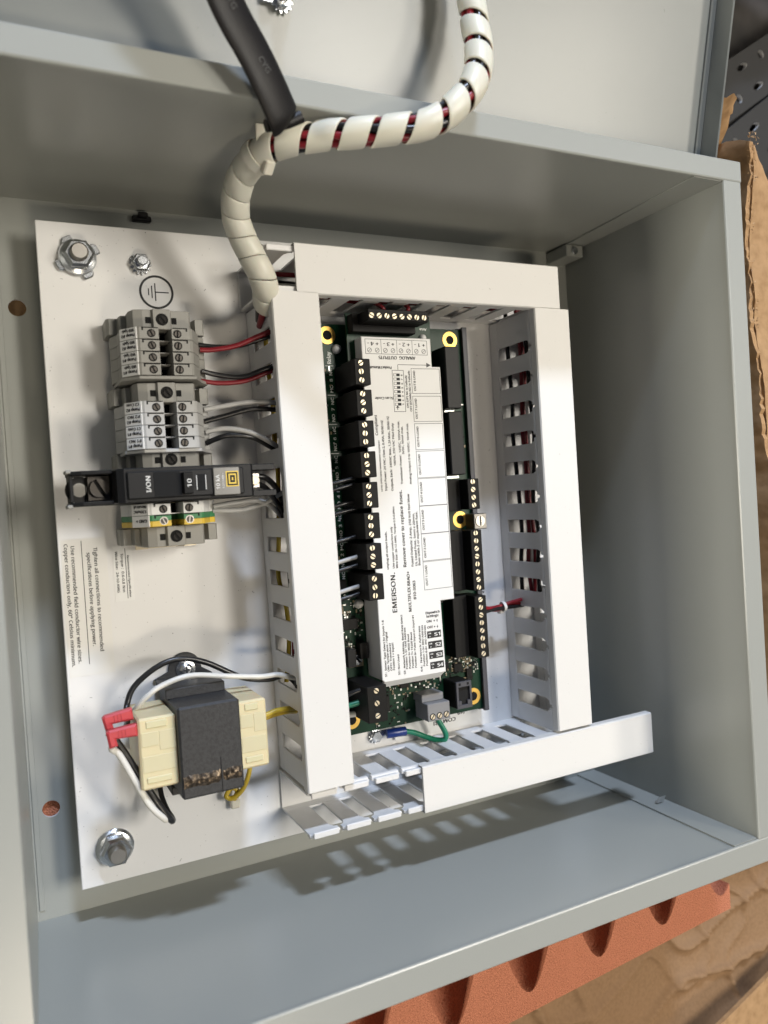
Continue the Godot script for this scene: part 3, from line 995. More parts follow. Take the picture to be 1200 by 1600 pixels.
func breaker() -> void:
	var o := thing("circuit_breaker", "black ten amp circuit breaker with brass-edged square emblem, across the terminal rail", "circuit breaker", V(0, 0, 125.2))
	var W := 15.9
	# main body
	var prof := P([22.0, 8.0, 22.0, 44.0, 23.0, 50.0, 26.0, 52.0, 84.0, 52.0, 85.5, 50.0, 85.5, 8.0])
	part(o, "body", MB.new().prism_z(prof, 0.1, W - 0.1, 0.5), M.black_plastic)
	part(o, "face", MB.new().box(V(27.0, 52.0, 1.8), V(80.0, 53.6, W - 1.8), 0.5), M.black_plastic)
	# lug end: two cheeks, floor, lug with clamp screw and the open eye beyond
	part(o, "cheek", MB.new().prism_z(P([4.0, 20.0, 4.0, 42.0, 9.0, 44.5, 21.9, 45.5, 21.9, 20.0]), 0.1, 1.9, 0.3), M.black_plastic)
	part(o, "cheek", MB.new().prism_z(P([4.0, 20.0, 4.0, 42.0, 9.0, 44.5, 21.9, 45.5, 21.9, 20.0]), W - 1.9, W - 0.1, 0.3), M.black_plastic)
	part(o, "nub", MB.new().box(V(2.6, 30, -0.6), V(5.0, 42.4, 1.0), 0.3).box(V(2.6, 30, W - 1.0), V(5.0, 42.4, W + 0.6), 0.3), M.terminal_grey)
	part(o, "lug", MB.new().box(V(11.6, 28.0, 2.2), V(21.6, 38.0, W - 2.2), 0.4), M.dark_screw)
	screw(o, V(16.8, 38.0, W / 2), 4.3, M.dark_screw, 0.5, Vector3.UP, 1.4)
	part(o, "end_wall", MB.new().box(V(4.1, 24.0, 2.0), V(5.6, 41.0, W - 2.0), 0.2), M.black_plastic)
	var eye := MB.new().lathe(V(8.6, 33.4, W / 2 + 0.3), Vector3.UP, [Vector2(3.2, 0), Vector2(6.1, 0), Vector2(6.1, 1.6), Vector2(3.2, 1.6), Vector2(3.2, 0)], 28)
	part(o, "eye", eye, M.black_plastic)
	# load end: two prongs with a brass clamp between
	for z in [0.1, W - 3.1]: part(o, "prong", MB.new().prism_z(P([85.6, 24.0, 85.6, 46.0, 98.4, 45.0, 98.4, 41.0, 90.0, 30.0]), z, z + 3.0, 0.3), M.black_plastic)
	part(o, "clamp", MB.new().box(V(85.6, 30, 4.2), V(91.0, 43.0, W - 4.2), 0.4), M.dull_steel)
	part(o, "clamp_screw", MB.new().cyl(V(88.2, 43, W / 2), Vector3.UP, 2.4, 1.6, 20, 0.3), M.screw_brass)
	# toggle well and toggle
	part(o, "toggle_well", MB.new().box(V(38.4, 53.5, 2.4), V(50.4, 53.8, W - 2.4), 0.05), M.void)
	part(o, "toggle", MB.new().prism_z(P([50.6, 53.2, 51.2, 57.4, 55.6, 55.6, 56.0, 53.2]), 3.0, W - 3.0, 0.4), M.black_plastic)
	part(o, "window", MB.new().box(V(57.6, 53.5, 4.2), V(61.8, 53.85, W - 4.2), 0.05), M.void)
	for x in [57.4, 61.6]: part(o, "window_edge", MB.new().box(V(x, 53.6, 4.6), V(x + 0.4, 54.0, W - 4.6), 0.05), M.pale_ink)
	text(o, "I/ON", V(37.0, 53.7, 11.4), 90, 7.2, 2.0, M.pale_ink, true)
	text(o, "10", V(54.6, 57.0, 10.0), 90, 3.7, 2.0, M.pale_ink, true)
	part(o, "lens", MB.new().box(V(65.2, 53.6, 1.5), V(77.6, 55.0, W - 1.5), 0.3), M.smoked_label)
	text(o, "10 kA", V(68.0, 55.1, 11.6), 90, 6.6, 1.7, M.pale_ink, true)
	text(o, "120/240V~", V(70.0, 55.1, 11.4), 90, 7.2, 0.95, M.pale_ink, true)
	# square emblem
	part(o, "emblem", MB.new().box(V(71.0, 54.9, 3.4), V(77.0, 55.12, 10.6), 0.03), M.yellow_plastic)
	part(o, "emblem_frame", MB.new().box(V(71.5, 55.0, 3.9), V(76.5, 55.2, 10.1), 0.03), M.black_plastic)
	var em := MB.new()
	em.box(V(72.2, 55.1, 4.6), V(72.8, 55.3, 9.4), 0.02).box(V(75.2, 55.1, 4.6), V(75.8, 55.3, 9.4), 0.02).box(V(72.8, 55.1, 4.6), V(75.2, 55.3, 5.3), 0.02).box(V(72.8, 55.1, 8.7), V(75.2, 55.3, 9.4), 0.02).box(V(73.7, 55.1, 6.3), V(74.4, 55.3, 7.7), 0.02)
	part(o, "emblem_mark", em, M.yellow_plastic)


# ---------------------------------------------------------------- transformer
func transformer() -> void:
	var o := thing("transformer", "black steel transformer with cream bobbin and welded bracket", "transformer", V(0, 0, 0))
	part(o, "bracket", MB.new().box(V(42.4, 6.0, 236.2), V(71.6, 50.0, 279.0), 1.0), M.core_black)
	part(o, "core", MB.new().box(V(41.4, 3.0, 231.5), V(70.4, 29.0, 236.4), 0.4), M.core_black)
	part(o, "core", MB.new().box(V(41.4, 3.0, 279.1), V(70.4, 29.0, 283.0), 0.4), M.core_black)
	for z in [[219.5, 232.0, 1.0], [283.0, 296.0, -1.0]]:
		var poly := PackedVector2Array()
		var zc: float = z[0] + 9.0 if z[2] > 0.0 else z[1] - 9.0
		poly.append(Vector2(40.5, z[1] if z[2] > 0.0 else z[0]))
		for k in 15:
			var a := PI + PI * k / 14.0
			poly.append(Vector2(57.0 + cos(a) * 8.6, zc + sin(a) * 9.0 * z[2]))
		poly.append(Vector2(71.0, z[1] if z[2] > 0.0 else z[0]))
		var f := part(o, "foot", MB.new().prism_y(poly, 0.2, 1.8, 0.3), M.core_black)
	var sc := Node3D.new()
	sc.name = "mounting_screw"
	o.add_child(sc)
	part(sc, "washer", MB.new().lathe(V(57.2, 1.8, 228.4), Vector3.UP, [Vector2(0, 0), Vector2(5.0, 0), Vector2(5.0, 0.6), Vector2(3.4, 1.0), Vector2(0, 1.0)], 28), M.zinc)
	part(sc, "head", MB.new().lathe(V(57.2, 2.7, 228.4), Vector3.UP, [Vector2(0, 0), Vector2(3.4, 0), Vector2(3.2, 1.4), Vector2(2.2, 2.2), Vector2(0, 2.5)], 24), M.zinc)
	part(sc, "recess", MB.new().box(V(55.6, 4.7, 228.0), V(58.8, 5.3, 228.8), 0.05).box(V(56.8, 4.7, 226.8), V(57.6, 5.32, 230.0), 0.05), M.core_black)
	# bobbin: flanges and stepped winding cover on both sides
	for s in [[25.4, 42.3], [71.7, 86.0]]:
		var bb := Node3D.new()
		bb.name = "bobbin"
		o.add_child(bb, true)
		var x0: float = s[0]
		var x1: float = s[1]
		part(bb, "shell", MB.new().box(V(x0, 12.0, 239.4), V(x1, 45.0, 272.4), 0.9), M.cream_nylon)
		part(bb, "rib", MB.new().box(V(x0 + 3.5, 44.8, 241.0), V(x1 - 4.0, 45.5, 244.2), 0.3), M.cream_nylon)
		part(bb, "rib", MB.new().box(V(x0 + 2.5, 44.8, 266.6), V(x1 - 3.0, 45.5, 269.4), 0.4), M.cream_nylon)
		part(bb, "panel", MB.new().box(V(x0 + 1.2, 44.9, 246.0), V(x0 + (x1 - x0) * 0.52, 45.25, 252.4), 0.12), M.cream_nylon)
		part(bb, "panel", MB.new().box(V(x0 + (x1 - x0) * 0.54, 44.9, 246.0), V(x1 - 0.6, 45.2, 255.0), 0.12), M.cream_nylon)
		part(bb, "panel", MB.new().box(V(x0 + 1.2, 44.9, 257.0), V(x1 - 0.8, 45.22, 264.4), 0.12), M.cream_nylon)
		part(bb, "lug", MB.new().box(V(x0 + 2, 6.0, 244), V(x1 - 2, 12.0, 268), 0.6), M.cream_nylon)
	# weld bead along the bracket's lower edge
	var b := MB.new()
	b.st.set_smooth_group(1)
	var grid := []
	var nz := noise(0.09, 4, 3)
	for i in 46:
		var x := 43.2 + 27.4 * i / 45.0
		var row := []
		for k in 9:
			var t := k / 8.0
			var h := sin(t * PI) * (1.1 + 0.8 * nz.get_noise_2d(x * 2.2, 0.0)) + 0.25 * nz.get_noise_2d(x * 3.0, t * 30.0)
			if absf(x - 61.0) < 0.7: h *= 0.15
			row.append(V(x, 49.8 + maxf(h, 0.0), 267.6 + t * 6.4 + 0.9 * nz.get_noise_2d(x * 3.0, 90.0)))
		grid.append(row)
	for i in 45:
		for k in 8: b.quad(grid[i][k], grid[i][k + 1], grid[i + 1][k + 1], grid[i + 1][k])
	part(o, "weld_bead", b, M.weld)
	part(o, "seam", MB.new().box(V(60.8, 49.95, 262.0), V(61.2, 50.12, 279.0), 0.03), M.void)


func flag(label: String, at: Vector3, turn: float) -> Node3D:
	# insulated right-angle spade connector
	var o := thing("spade_connector", label, "connector", at, "red spade connectors")
	o.rotation.y = turn
	part(o, "barrel", MB.new().prism_y(P([-13.4, -1.4, -12.2, -2.3, -6.0, -2.6, 0, -2.8, 0, 2.8, -6.0, 2.4, -9.4, 2.2, -9.0, 5.4, -12.6, 5.8]), -2.2, 2.2, 0.9), M.red_nylon)
	for k in 3: part(o, "grip_rib", MB.new().box(V(-8.4 + k * 1.5, 2.1, -1.8), V(-7.8 + k * 1.5, 2.45, 1.8), 0.12), M.red_nylon)
	return o


# ---------------------------------------------------------------- controller
func plug(called: String, label: String, x0: float, x1: float, z0: float, z1: float, y0: float, y1: float, n: int, sx: float, sz0: float, sdz: float, m: Material, group: String, along_x := false) -> Node3D:
	var o := thing(called, label, "plug", V(x0, y0, z0), group)
	part(o, "housing", MB.new().box(V(0, 0, 0), V(x1 - x0, y1 - y0, z1 - z0), 0.35), m)
	for i in n:
		var p := V(sx - x0, y1 - y0 - 0.1, sz0 + sdz * i - z0) if not along_x else V(sx + sdz * i - x0, y1 - y0 - 0.1, sz0 - z0)
		part(o, "screw_well", MB.new().cyl(p + V(0, -0.1, 0), Vector3.UP, 1.95, 0.25, 20, 0.02), M.void)
		screw(o, p + V(0, -0.3, 0), 1.5, M.screw_brass, rng.randf_range(-1.2, 1.2), Vector3.UP, 0.3)
	return o


func controller() -> void:
	# carrier track
	var t := thing("carrier_track", "dark grey plastic carrier track under the green circuit board", "carrier track", V(0, 0.1, 0))
	part(t, "base", MB.new().box(V(136, 0.1, 46), V(238, 1.6, 279), 0.2), M.track_grey)
	part(t, "side", MB.new().prism_z(P([231.6, 1.6, 238.4, 1.6, 238.0, 7.0, 235.8, 13.0, 232.8, 13.0, 232.8, 11.0, 233.6, 10.6, 233.6, 8.4, 231.6, 8.0]), 46, 279), M.track_grey)
	part(t, "side", MB.new().prism_z(P([136.0, 1.6, 140.6, 1.6, 140.6, 8.0, 139.0, 8.4, 139.0, 10.6, 139.8, 11.0, 139.8, 13.0, 136.8, 13.0]), 46, 279), M.track_grey)
	# board
	var o := thing("circuit_board", "green controller circuit board with gold mounting rings", "circuit board", V(0, 8.6, 0))
	part(o, "board", MB.new().box(V(139.4, 0, 47), V(233.2, 1.5, 278), 0.15), M.board_green)
	for p in [[145.6, 53.2], [225.4, 53.4], [145.8, 269.6], [226.8, 269.7], [225.0, 161.8]]:
		var ring := part(o, "mounting_ring", MB.new().lathe(V(p[0], 1.5, p[1]), Vector3.UP, [Vector2(2.7, 0.02), Vector2(5.0, 0.02), Vector2(5.0, 0.14), Vector2(2.7, 0.14), Vector2(2.7, 0.02)], 32), M.gold)
		part(ring, "hole", MB.new().cyl(V(p[0], 1.45, p[1]), Vector3.UP, 2.65, 0.12, 24, 0.01), M.void)
	# headers along both long edges
	for i in 8:
		var z := 71.6 + 16.32 * i
		part(o, "relay_header", MB.new().box(V(148.6, 1.5, z + 0.2), V(156.6, 13.4, z + 13.6), 0.3), M.plug_black)
		part(o, "relay", MB.new().box(V(158.4, 1.5, z - 0.4), V(176.0, 17.0, z + 14.4), 0.5), M.component)
		text(o, "NO  %d  NC" % (8 - i), V(147.2, 1.55, z + 13.6), 90, 13.4, 1.7, M.silk)
		part(o, "silk_line", MB.new().box(V(143.4, 1.48, z - 1.4), V(148.3, 1.56, z - 1.15), 0.01), M.silk)
	text(o, "Relay", V(146.9, 1.55, 69.2), 90, 6.6, 2.2, M.silk)
	part(o, "standoff", MB.new().lathe(V(150.4, 1.5, 61.0), Vector3.UP, [Vector2(2.6, 0), Vector2(2.6, 1.6), Vector2(2.0, 3.2), Vector2(0.8, 4.2), Vector2(0, 4.4)], 20, true), M.white_plastic)
	part(o, "standoff", MB.new().lathe(V(154.0, 1.5, 204.6), Vector3.UP, [Vector2(2.6, 0), Vector2(2.6, 1.6), Vector2(2.0, 3.2), Vector2(0.8, 4.2), Vector2(0, 4.4)], 20, true), M.white_plastic)
	part(o, "edge_connector", MB.new().box(V(209.2, 1.5, 61.4), V(218.6, 21.4, 97.0), 0.5), M.black_plastic)
	part(o, "edge_connector", MB.new().box(V(209.2, 1.5, 98.6), V(218.6, 21.4, 135.2), 0.5), M.black_plastic)
	part(o, "pin", MB.new().box(V(210.5, 14, 97.2), V(217.0, 15.2, 98.4), 0.1), M.solder)
	part(o, "pin", MB.new().box(V(209.5, 14, 135.5), V(217.5, 15.2, 136.9), 0.1), M.solder)
	for q in [[137.6, 156.0], [167.6, 203.0], [206.0, 242.2]]:
		part(o, "input_header", MB.new().box(V(209.4, 1.5, q[0]), V(219.0, 13.0, q[1]), 0.3), M.plug_black)
	var lug := part(o, "earth_lug", MB.new().box(V(228.6, 1.5, 158.6), V(237.6, 11.4, 168.0), 0.4), M.steel)
	part(lug, "screw", MB.new().cyl(V(232.8, 11.4, 163.2), Vector3.UP, 3.3, 0.5, 24, 0.1), M.dull_steel)
	part(lug, "slot", MB.new().box(V(232.4, 11.8, 160.3), V(233.3, 12.05, 166.1), 0.02), M.void)
	# telephone style jack, open upwards
	var j := part(o, "jack", MB.new().box(V(206.2, 1.5, 255.4), V(216.6, 15.0, 271.2), 0.4), M.plug_black)
	var fr := MB.new()
	fr.box(V(206.2, 15.0, 255.4), V(216.6, 16.6, 258.6), 0.2).box(V(206.2, 15.0, 269.0), V(216.6, 16.6, 271.2), 0.2).box(V(206.2, 15.0, 258.6), V(207.6, 16.6, 269.0), 0.1).box(V(215.2, 15.0, 258.6), V(216.6, 16.6, 269.0), 0.1)
	fr.box(V(207.6, 15.0, 266.6), V(209.4, 16.55, 269.0), 0.1).box(V(213.4, 15.0, 266.6), V(215.2, 16.55, 269.0), 0.1)
	part(j, "rim", fr, M.track_grey)
	part(j, "cavity", MB.new().box(V(207.6, 14.9, 258.6), V(215.2, 15.1, 269.0), 0.01), M.void)
	part(j, "notch", MB.new().box(V(207.8, 16.5, 256.2), V(209.2, 16.72, 257.6), 0.02).box(V(213.4, 16.5, 256.2), V(214.8, 16.72, 257.6), 0.02), M.void)
	# chips and small parts
	for p in [[165.5, 244.6, 4.5, 7, 2.2], [163.0, 258.0, 4.0, 9.0, 6.5], [142.6, 212.0, 9.0, 6.0, 4.0], [151.0, 226.0, 5.0, 9.0, 6.0], [186.0, 251.0, 5.0, 4.0, 2.4], [176.5, 251.5, 6.0, 5.0, 2.0], [206.0, 246.0, 4.0, 4.0, 1.8], [213.5, 248.0, 6.0, 5.0, 1.6], [222.0, 252.0, 4.0, 7.0, 1.8], [200.5, 212.0, 4.6, 26.0, 3.0], [142.6, 190.0, 4.0, 8.0, 3.0], [142.0, 228.0, 5.0, 10.0, 9.0]]:
		part(o, "chip", MB.new().box(V(p[0], 1.5, p[1]), V(p[0] + p[2], 1.5 + p[4], p[1] + p[3]), 0.2), M.component)
	part(o, "terminal_tab", MB.new().box(V(146.0, 1.5, 231.4), V(154.6, 2.6, 240.0), 0.2), M.component_tan)
	screw(o, V(150.6, 2.6, 235.6), 3.0, M.zinc, 0.7, Vector3.UP, 1.2)
	smd(o)
	# raised board beneath the cover's upper end, for the analog plug
	var a := thing("analog_board", "small raised green board under the analog plug", "circuit board", V(0, 19.6, 0))
	part(a, "board", MB.new().box(V(152.6, 0, 42.8), V(205.8, 1.3, 74.0), 0.12), M.board_green)
	part(a, "header", MB.new().box(V(153.4, 1.3, 44.6), V(192.4, 8.0, 54.6), 0.3), M.plug_black)
	part(a, "spacer", MB.new().cyl(V(204.0, -9.3, 46.0), Vector3.UP, 1.8, 9.2, 14), M.white_plastic)
	part(a, "spacer", MB.new().cyl(V(155.0, -9.3, 72.0), Vector3.UP, 1.8, 9.2, 14), M.white_plastic)
	part(a, "spacer_head", MB.new().lathe(V(200.2, 1.3, 55.4), Vector3.UP, [Vector2(2.1, 0), Vector2(2.0, 1.4), Vector2(1.0, 2.4), Vector2(0, 2.5)], 16, true), M.white_plastic)
	text(a, "Ana", V(203.4, 1.38, 49.6), 180, 4.4, 1.5, M.silk)
	text(a, "(NO is Failsafe)", V(204.6, 1.38, 72.6), 90, 14.0, 1.4, M.silk)
	plug("analog_plug", "black eight-screw plug above the white cover", 157.0, 193.8, 45.0, 50.9, 27.8, 40.4, 8, 158.9, 48.6, 4.56, M.plug_black, "", true)
	# plug housings
	var names := ["eighth", "seventh", "sixth", "fifth", "fourth", "third", "second", "first"]
	for i in 8:
		var z := 71.6 + 16.32 * i
		plug("relay_plug", "black three-screw relay plug beside the %s output, %s" % [names[i], "topmost" if i == 0 else ("lowest of eight" if i == 7 else "number %d from the top" % (i + 1))], 147.4, 156.6, z, z + 13.8, 22.1, 40.0, 3, 151.0, z + 2.3, 4.52, M.plug_black, "relay plugs along the white cover")
	plug("input_plug", "black four-screw input plug above the silver lug", 219.2, 227.0, 137.8, 155.6, 11.0, 30.0, 4, 222.6, 139.6, 4.54, M.plug_black, "input plugs")
	plug("input_plug", "black eight-screw input plug just below the silver lug", 219.2, 226.8, 167.7, 203.0, 11.0, 30.0, 8, 222.5, 169.5, 4.52, M.plug_black, "input plugs")
	plug("input_plug", "black eight-screw input plug with the red and black wires", 219.2, 227.2, 206.2, 242.4, 11.0, 30.0, 8, 223.0, 208.4, 4.52, M.plug_black, "input plugs")
	var pw := plug("power_plug", "black three-screw power plug at the board's lower corner", 143.6, 155.2, 245.4, 265.0, 10.2, 38.0, 3, 149.0, 248.0, 6.7, M.plug_black, "")
	for z in [251.0, 257.6]: part(pw, "slot", MB.new().box(V(3.6, 27.7, z - 245.4), V(7.4, 27.92, z - 245.4 + 1.3), 0.02), M.void)
	var gp := plug("communication_plug", "grey three-screw communication plug at the board's lower edge", 186.0, 200.6, 264.6, 274.6, 11.0, 26.0, 3, 189.0, 272.0, 4.5, M.plug_grey, "", true)
	part(gp, "shoulder", MB.new().box(V(-0.6, -0.8, -4.4), V(13.6, 10.0, -0.1), 0.3), M.plug_grey)
	cover()
	# silkscreen legends on the carrier side
	var lg := thing("legend_strip", "printed white legend strip below the grey plug", "legend", V(0, 1.8, 0))
	part(lg, "strip", MB.new().box(V(176, 0, 279.2), V(236, 0.3, 289.0), 0.05), M.tag_white)
	text(lg, "COM", V(218.0, 0.36, 282.6), 180, 8.6, 2.2, M.ink)
	text(lg, "Earth", V(224.5, 0.36, 280.4), 180, 5.0, 1.3, M.ink)
	text(lg, "RJ", V(206.0, 0.36, 282.6), 180, 3.4, 2.0, M.ink)
	var ls := thing("legend_strip", "printed legends beside the eight-screw input plugs", "legend", V(0, 0.1, 0))
	part(ls, "strip", MB.new().box(V(239.0, 0, 130), V(256.0, 0.2, 250), 0.03), M.white_plate)
	for q in [["12V", 232.0], ["0V", 228.6], ["12V", 223.0], ["0V", 219.6], ["Alarm", 208.0], ["Analog", 197.0], ["Sensor", 194.0]]:
		text(ls, q[0], V(245.6, 0.26, q[1]), 180, 4.2 if q[0].length() < 5 else 6.0, 1.6, M.ink)


func smd(o: Node3D) -> void:
	var a := MB.new()
	var c := MB.new()
	var s := MB.new()
	var zones := [[140.6, 200.0, 156.0, 232.0, 120], [157.0, 248.0, 206.0, 262.0, 190], [198.5, 207.5, 208.5, 246.0, 60], [204.0, 243.5, 232.0, 254.0, 150], [208.0, 243.5, 230.0, 268.0, 40], [157.0, 262.0, 182.0, 277.0, 40], [140.6, 70.0, 147.4, 185.0, 46], [219.0, 58.0, 232.0, 134.0, 24]]
	for z in zones:
		for i in z[4]:
			var x := snappedf(rng.randf_range(z[0], z[2]), 1.4)
			var y := snappedf(rng.randf_range(z[1], z[3]), 1.4)
			var w := rng.randf_range(0.5, 1.0)
			var l := rng.randf_range(0.9, 1.9)
			if rng.randf() < 0.5:
				var q := w
				w = l; l = q
			var b: MB = a if rng.randf() < 0.45 else (c if rng.randf() < 0.4 else s)
			var h := rng.randf_range(0.3, 0.9) if b != s else 0.12
			b.box(V(x - w / 2, 1.48, y - l / 2), V(x + w / 2, 1.5 + h, y + l / 2), 0.05)
	for e in [["small_parts", a, M.component], ["small_capacitors", c, M.component_tan], ["solder_pads", s, M.solder]]:
		part(o, e[0], e[1], e[2]).set_meta("kind", "stuff")


func cover() -> void:
	var o := thing("controller_cover", "white printed plastic cover over the controller board", "cover", V(0, 0, 0))
	var outline := P([157.0, 57.6, 200.2, 57.6, 200.2, 73.4, 205.6, 73.4, 205.6, 205.9, 196.6, 205.9, 197.2, 246.6, 158.4, 246.6, 157.0, 245.2])
	part(o, "shell", MB.new().prism_y(outline, 28.6, 30.0, 0.3), M.tag_white)
	var wall := MB.new()
	wall.box(V(157.05, 12.0, 200.0), V(158.2, 28.6, 245.4), 0.1).box(V(157.05, 21.2, 57.7), V(158.2, 28.6, 71.0), 0.1).box(V(205.0, 27.0, 73.6), V(205.55, 28.6, 205.8), 0.05)
	wall.prism_x(P([246.4, 29.4, 251.2, 22.0, 250.4, 21.2, 245.6, 28.6]), 158.6, 197.0)
	part(o, "skirt", wall, M.tag_white)
	var y := 30.06
	var K: Material = M.ink
	# line work
	var ln := MB.new()
	var frame := func(x0, z0, x1, z1, w):
		ln.box(V(x0, 29.95, z0), V(x1, y, z0 + w), 0.01); ln.box(V(x0, 29.95, z1 - w), V(x1, y, z1), 0.01)
		ln.box(V(x0, 29.95, z0 + w), V(x0 + w, y, z1 - w), 0.01); ln.box(V(x1 - w, 29.95, z0 + w), V(x1, y, z1 - w), 0.01)
	frame.call(159.1, 58.8, 197.8, 67.0, 0.25)
	for x in [168.7, 178.4, 188.1]: ln.box(V(x, 29.95, 59.05), V(x + 0.22, y, 66.75), 0.01)
	frame.call(174.5, 75.6, 181.8, 98.7, 0.28)
	ln.box(V(178.2, 29.95, 72.6), V(178.5, y, 75.5), 0.01)
	ln.box(V(178.5, 29.95, 72.4), V(197.0, y, 72.7), 0.01)
	ln.prism_y(P([196.6, 71.2, 199.4, 72.55, 196.6, 73.9]), 29.95, y)
	for i in 8:
		var z: float = 74.5 + 15.42 * i
		frame.call(186.5, z, 204.9, z + 14.1 + 0.35 * i, 0.25)
		text(o, "OUT %d LOAD" % (8 - i), V(189.0, y, z + 12.6 + 0.2 * i), 90, 11.2, 1.25, K)
	part(o, "line_work", ln, M.grey_ink)
	# analog outputs strip
	for i in 4:
		var x := 163.9 + 9.7 * i
		var pn := MB.new()
		for dx in [-2.3, 2.4]:
			pn.lathe(V(x + dx, 29.95, 64.9), Vector3.UP, [Vector2(1.05, 0), Vector2(1.3, 0), Vector2(1.3, 0.12), Vector2(1.05, 0.12), Vector2(1.05, 0)], 18)
			pn.box(V(-0.9, 0, -0.12), V(0.9, 0.12, 0.12), 0.01, Transform3D(Basis(Vector3.UP, 0.7), V(x + dx, 29.95, 64.9)))
		part(o, "screw_print", pn, K)
		text(o, "+ %d -" % (4 - i), V(x + 3.4, y, 60.4), 180, 6.6, 2.0, K)
	text(o, "ANALOG  OUTPUTS", V(189.8, y, 67.9), 180, 22.8, 1.8, K)
	text(o, "Product Manuals", V(174.4, y, 73.6), 180, 13.6, 1.5, K)
	text(o, "Scan Code", V(174.4, y, 90.4), 180, 11.0, 1.4, K)
	# switch drawing
	var sw := MB.new()
	for i in 8:
		var z := 77.5 + 2.32 * i
		sw.box(V(177.1, 29.95, z), V(179.2, y, z + 1.5), 0.01)
		text(o, str(8 - i), V(180.9, y, z + 1.4), 90, 0.8, 1.0, K)
	sw.prism_y(P([176.8, 95.2, 177.9, 96.6, 176.9, 96.3, 176.9, 97.6, 176.5, 97.6, 176.5, 96.3, 175.5, 96.6]), 29.95, y)
	part(o, "switch_print", sw, K)
	var sf := MB.new()
	for i in 8:
		var z := 77.5 + 2.32 * i
		sf.box(V(175.3, 29.95, z), V(175.55, y, z + 1.5), 0.01).box(V(175.3, 29.95, z), V(177.1, y, z + 0.2), 0.01).box(V(175.3, 29.95, z + 1.3), V(177.1, y, z + 1.5), 0.01)
	part(o, "switch_frames", sf, K)
	text(o, "ON (UP) NC is Failsafe", V(183.6, y, 96.6), 90, 18.0, 1.15, K)
	text(o, "OFF (DOWN) NO is Failsafe", V(185.6, y, 98.6), 90, 22.6, 1.15, K)
	# main text, reading up the cover
	var lines := [
		["EMERSON.", 168.6, 209.2, 21.8, 2.75, 1], ["MULTIFLEX 88AO+", 177.6, 209.8, 22.4, 1.75, 1], ["810-3063", 181.0, 203.4, 10.4, 1.65, 1],
		["Remove cover to replace fuses.", 176.1, 184.8, 42.6, 1.85, 1], ["Fused Outputs: 2 Amp, 250 Volt fast blow", 180.6, 184.9, 40.4, 1.35, 1], ["UL Listed Fuse, 5mm x 20mm,", 182.8, 184.8, 29.5, 1.3, 1], ["Buss GMA-2 or equivalent fuse.", 185.0, 184.7, 30.2, 1.3, 1],
		["unplug all output loads.", 165.1, 185.1, 20.8, 1.15, 1], ["Use copper conductors only", 168.7, 184.8, 22.9, 1.15, 0], ["Wire Size: 26-12 AWG, Torque 0.5-0.8Nm", 170.8, 185.0, 34.0, 1.15, 0],
		["LISTED OPEN ENERGY MANAGEMENT EQUIPMENT", 164.5, 142.2, 28.0, 0.85, 0], ["Input Power: 24 VAC, Class 2, 0.45A, 50/60 HZ", 167.1, 142.0, 38.6, 1.25, 1], ["Outputs, Each:  240VAC Max., 1.2A Max., 50/60 HZ", 170.9, 142.2, 41.0, 1.25, 1], ["180VA, 250 VAC Pilot Duty", 173.4, 128.4, 23.4, 1.2, 1],
		["Transducer Power:  12VDC, 100mA max.", 176.9, 138.8, 35.0, 1.2, 1], ["5VDC, 50mA max.", 178.9, 122.2, 15.4, 1.15, 1], ["Analog Output: 0 to 10VDC, 10mA max.", 182.6, 139.1, 34.0, 1.2, 1], ["Compliant", 163.6, 111.4, 11.0, 1.5, 0],
		["S1:  Sensor Type Select for Inputs 1-8", 159.9, 243.6, 31.0, 1.1, 0], ["ON= Temperature / Digital", 161.6, 240.9, 21.6, 1.1, 0], ["OFF= Transducer", 163.3, 240.8, 15.4, 1.1, 0], ["Position 1 = Input1", 165.0, 240.7, 15.0, 1.1, 0],
		["S2: Not Used", 168.0, 243.8, 11.2, 1.1, 0], ["S3:  Network Address, Baud Rate Select", 171.3, 244.0, 33.0, 1.1, 0], ["Position 1-5= 16AI Address", 173.0, 241.3, 23.0, 1.05, 0], ["Position 6= 9600 Baud", 174.9, 241.3, 19.0, 1.05, 0], ["Position 7= 19200 Baud", 176.8, 241.3, 19.8, 1.05, 0], ["Position 8= Pulse Input on Input #1", 178.7, 241.4, 29.2, 1.05, 0],
		["S4:  Network Address", 182.2, 244.2, 25.6, 1.1, 0], ["Position 1-5= 8RO Address", 184.0, 241.4, 23.0, 1.05, 0], ["Position 6-8= 4AO Address", 185.8, 241.4, 22.7, 1.05, 0],
	]
	for l in lines: text(o, l[0], V(l[1], y, l[2]), 90, l[3], l[4], K)
	text(o, "Dipswitch", V(186.3, y, 212.6), 0, 8.9, 1.35, K)
	text(o, "Settings:", V(186.5, y, 214.6), 0, 8.1, 1.35, K)
	text(o, "ON  +", V(186.6, y, 217.4), 0, 5.4, 1.35, K)
	text(o, "OFF +", V(186.8, y, 220.8), 0, 5.2, 1.35, K)
	part(o, "arrow_print", MB.new().prism_y(P([193.4, 216.0, 194.0, 216.9, 193.55, 216.8, 193.55, 217.6, 193.25, 217.6, 193.25, 216.8, 192.8, 216.9]), 29.95, y), K)
	part(o, "arrow_print", MB.new().prism_y(P([193.4, 221.0, 194.0, 220.1, 193.55, 220.2, 193.55, 219.4, 193.25, 219.4, 193.25, 220.2, 192.8, 220.1]), 29.95, y), K)
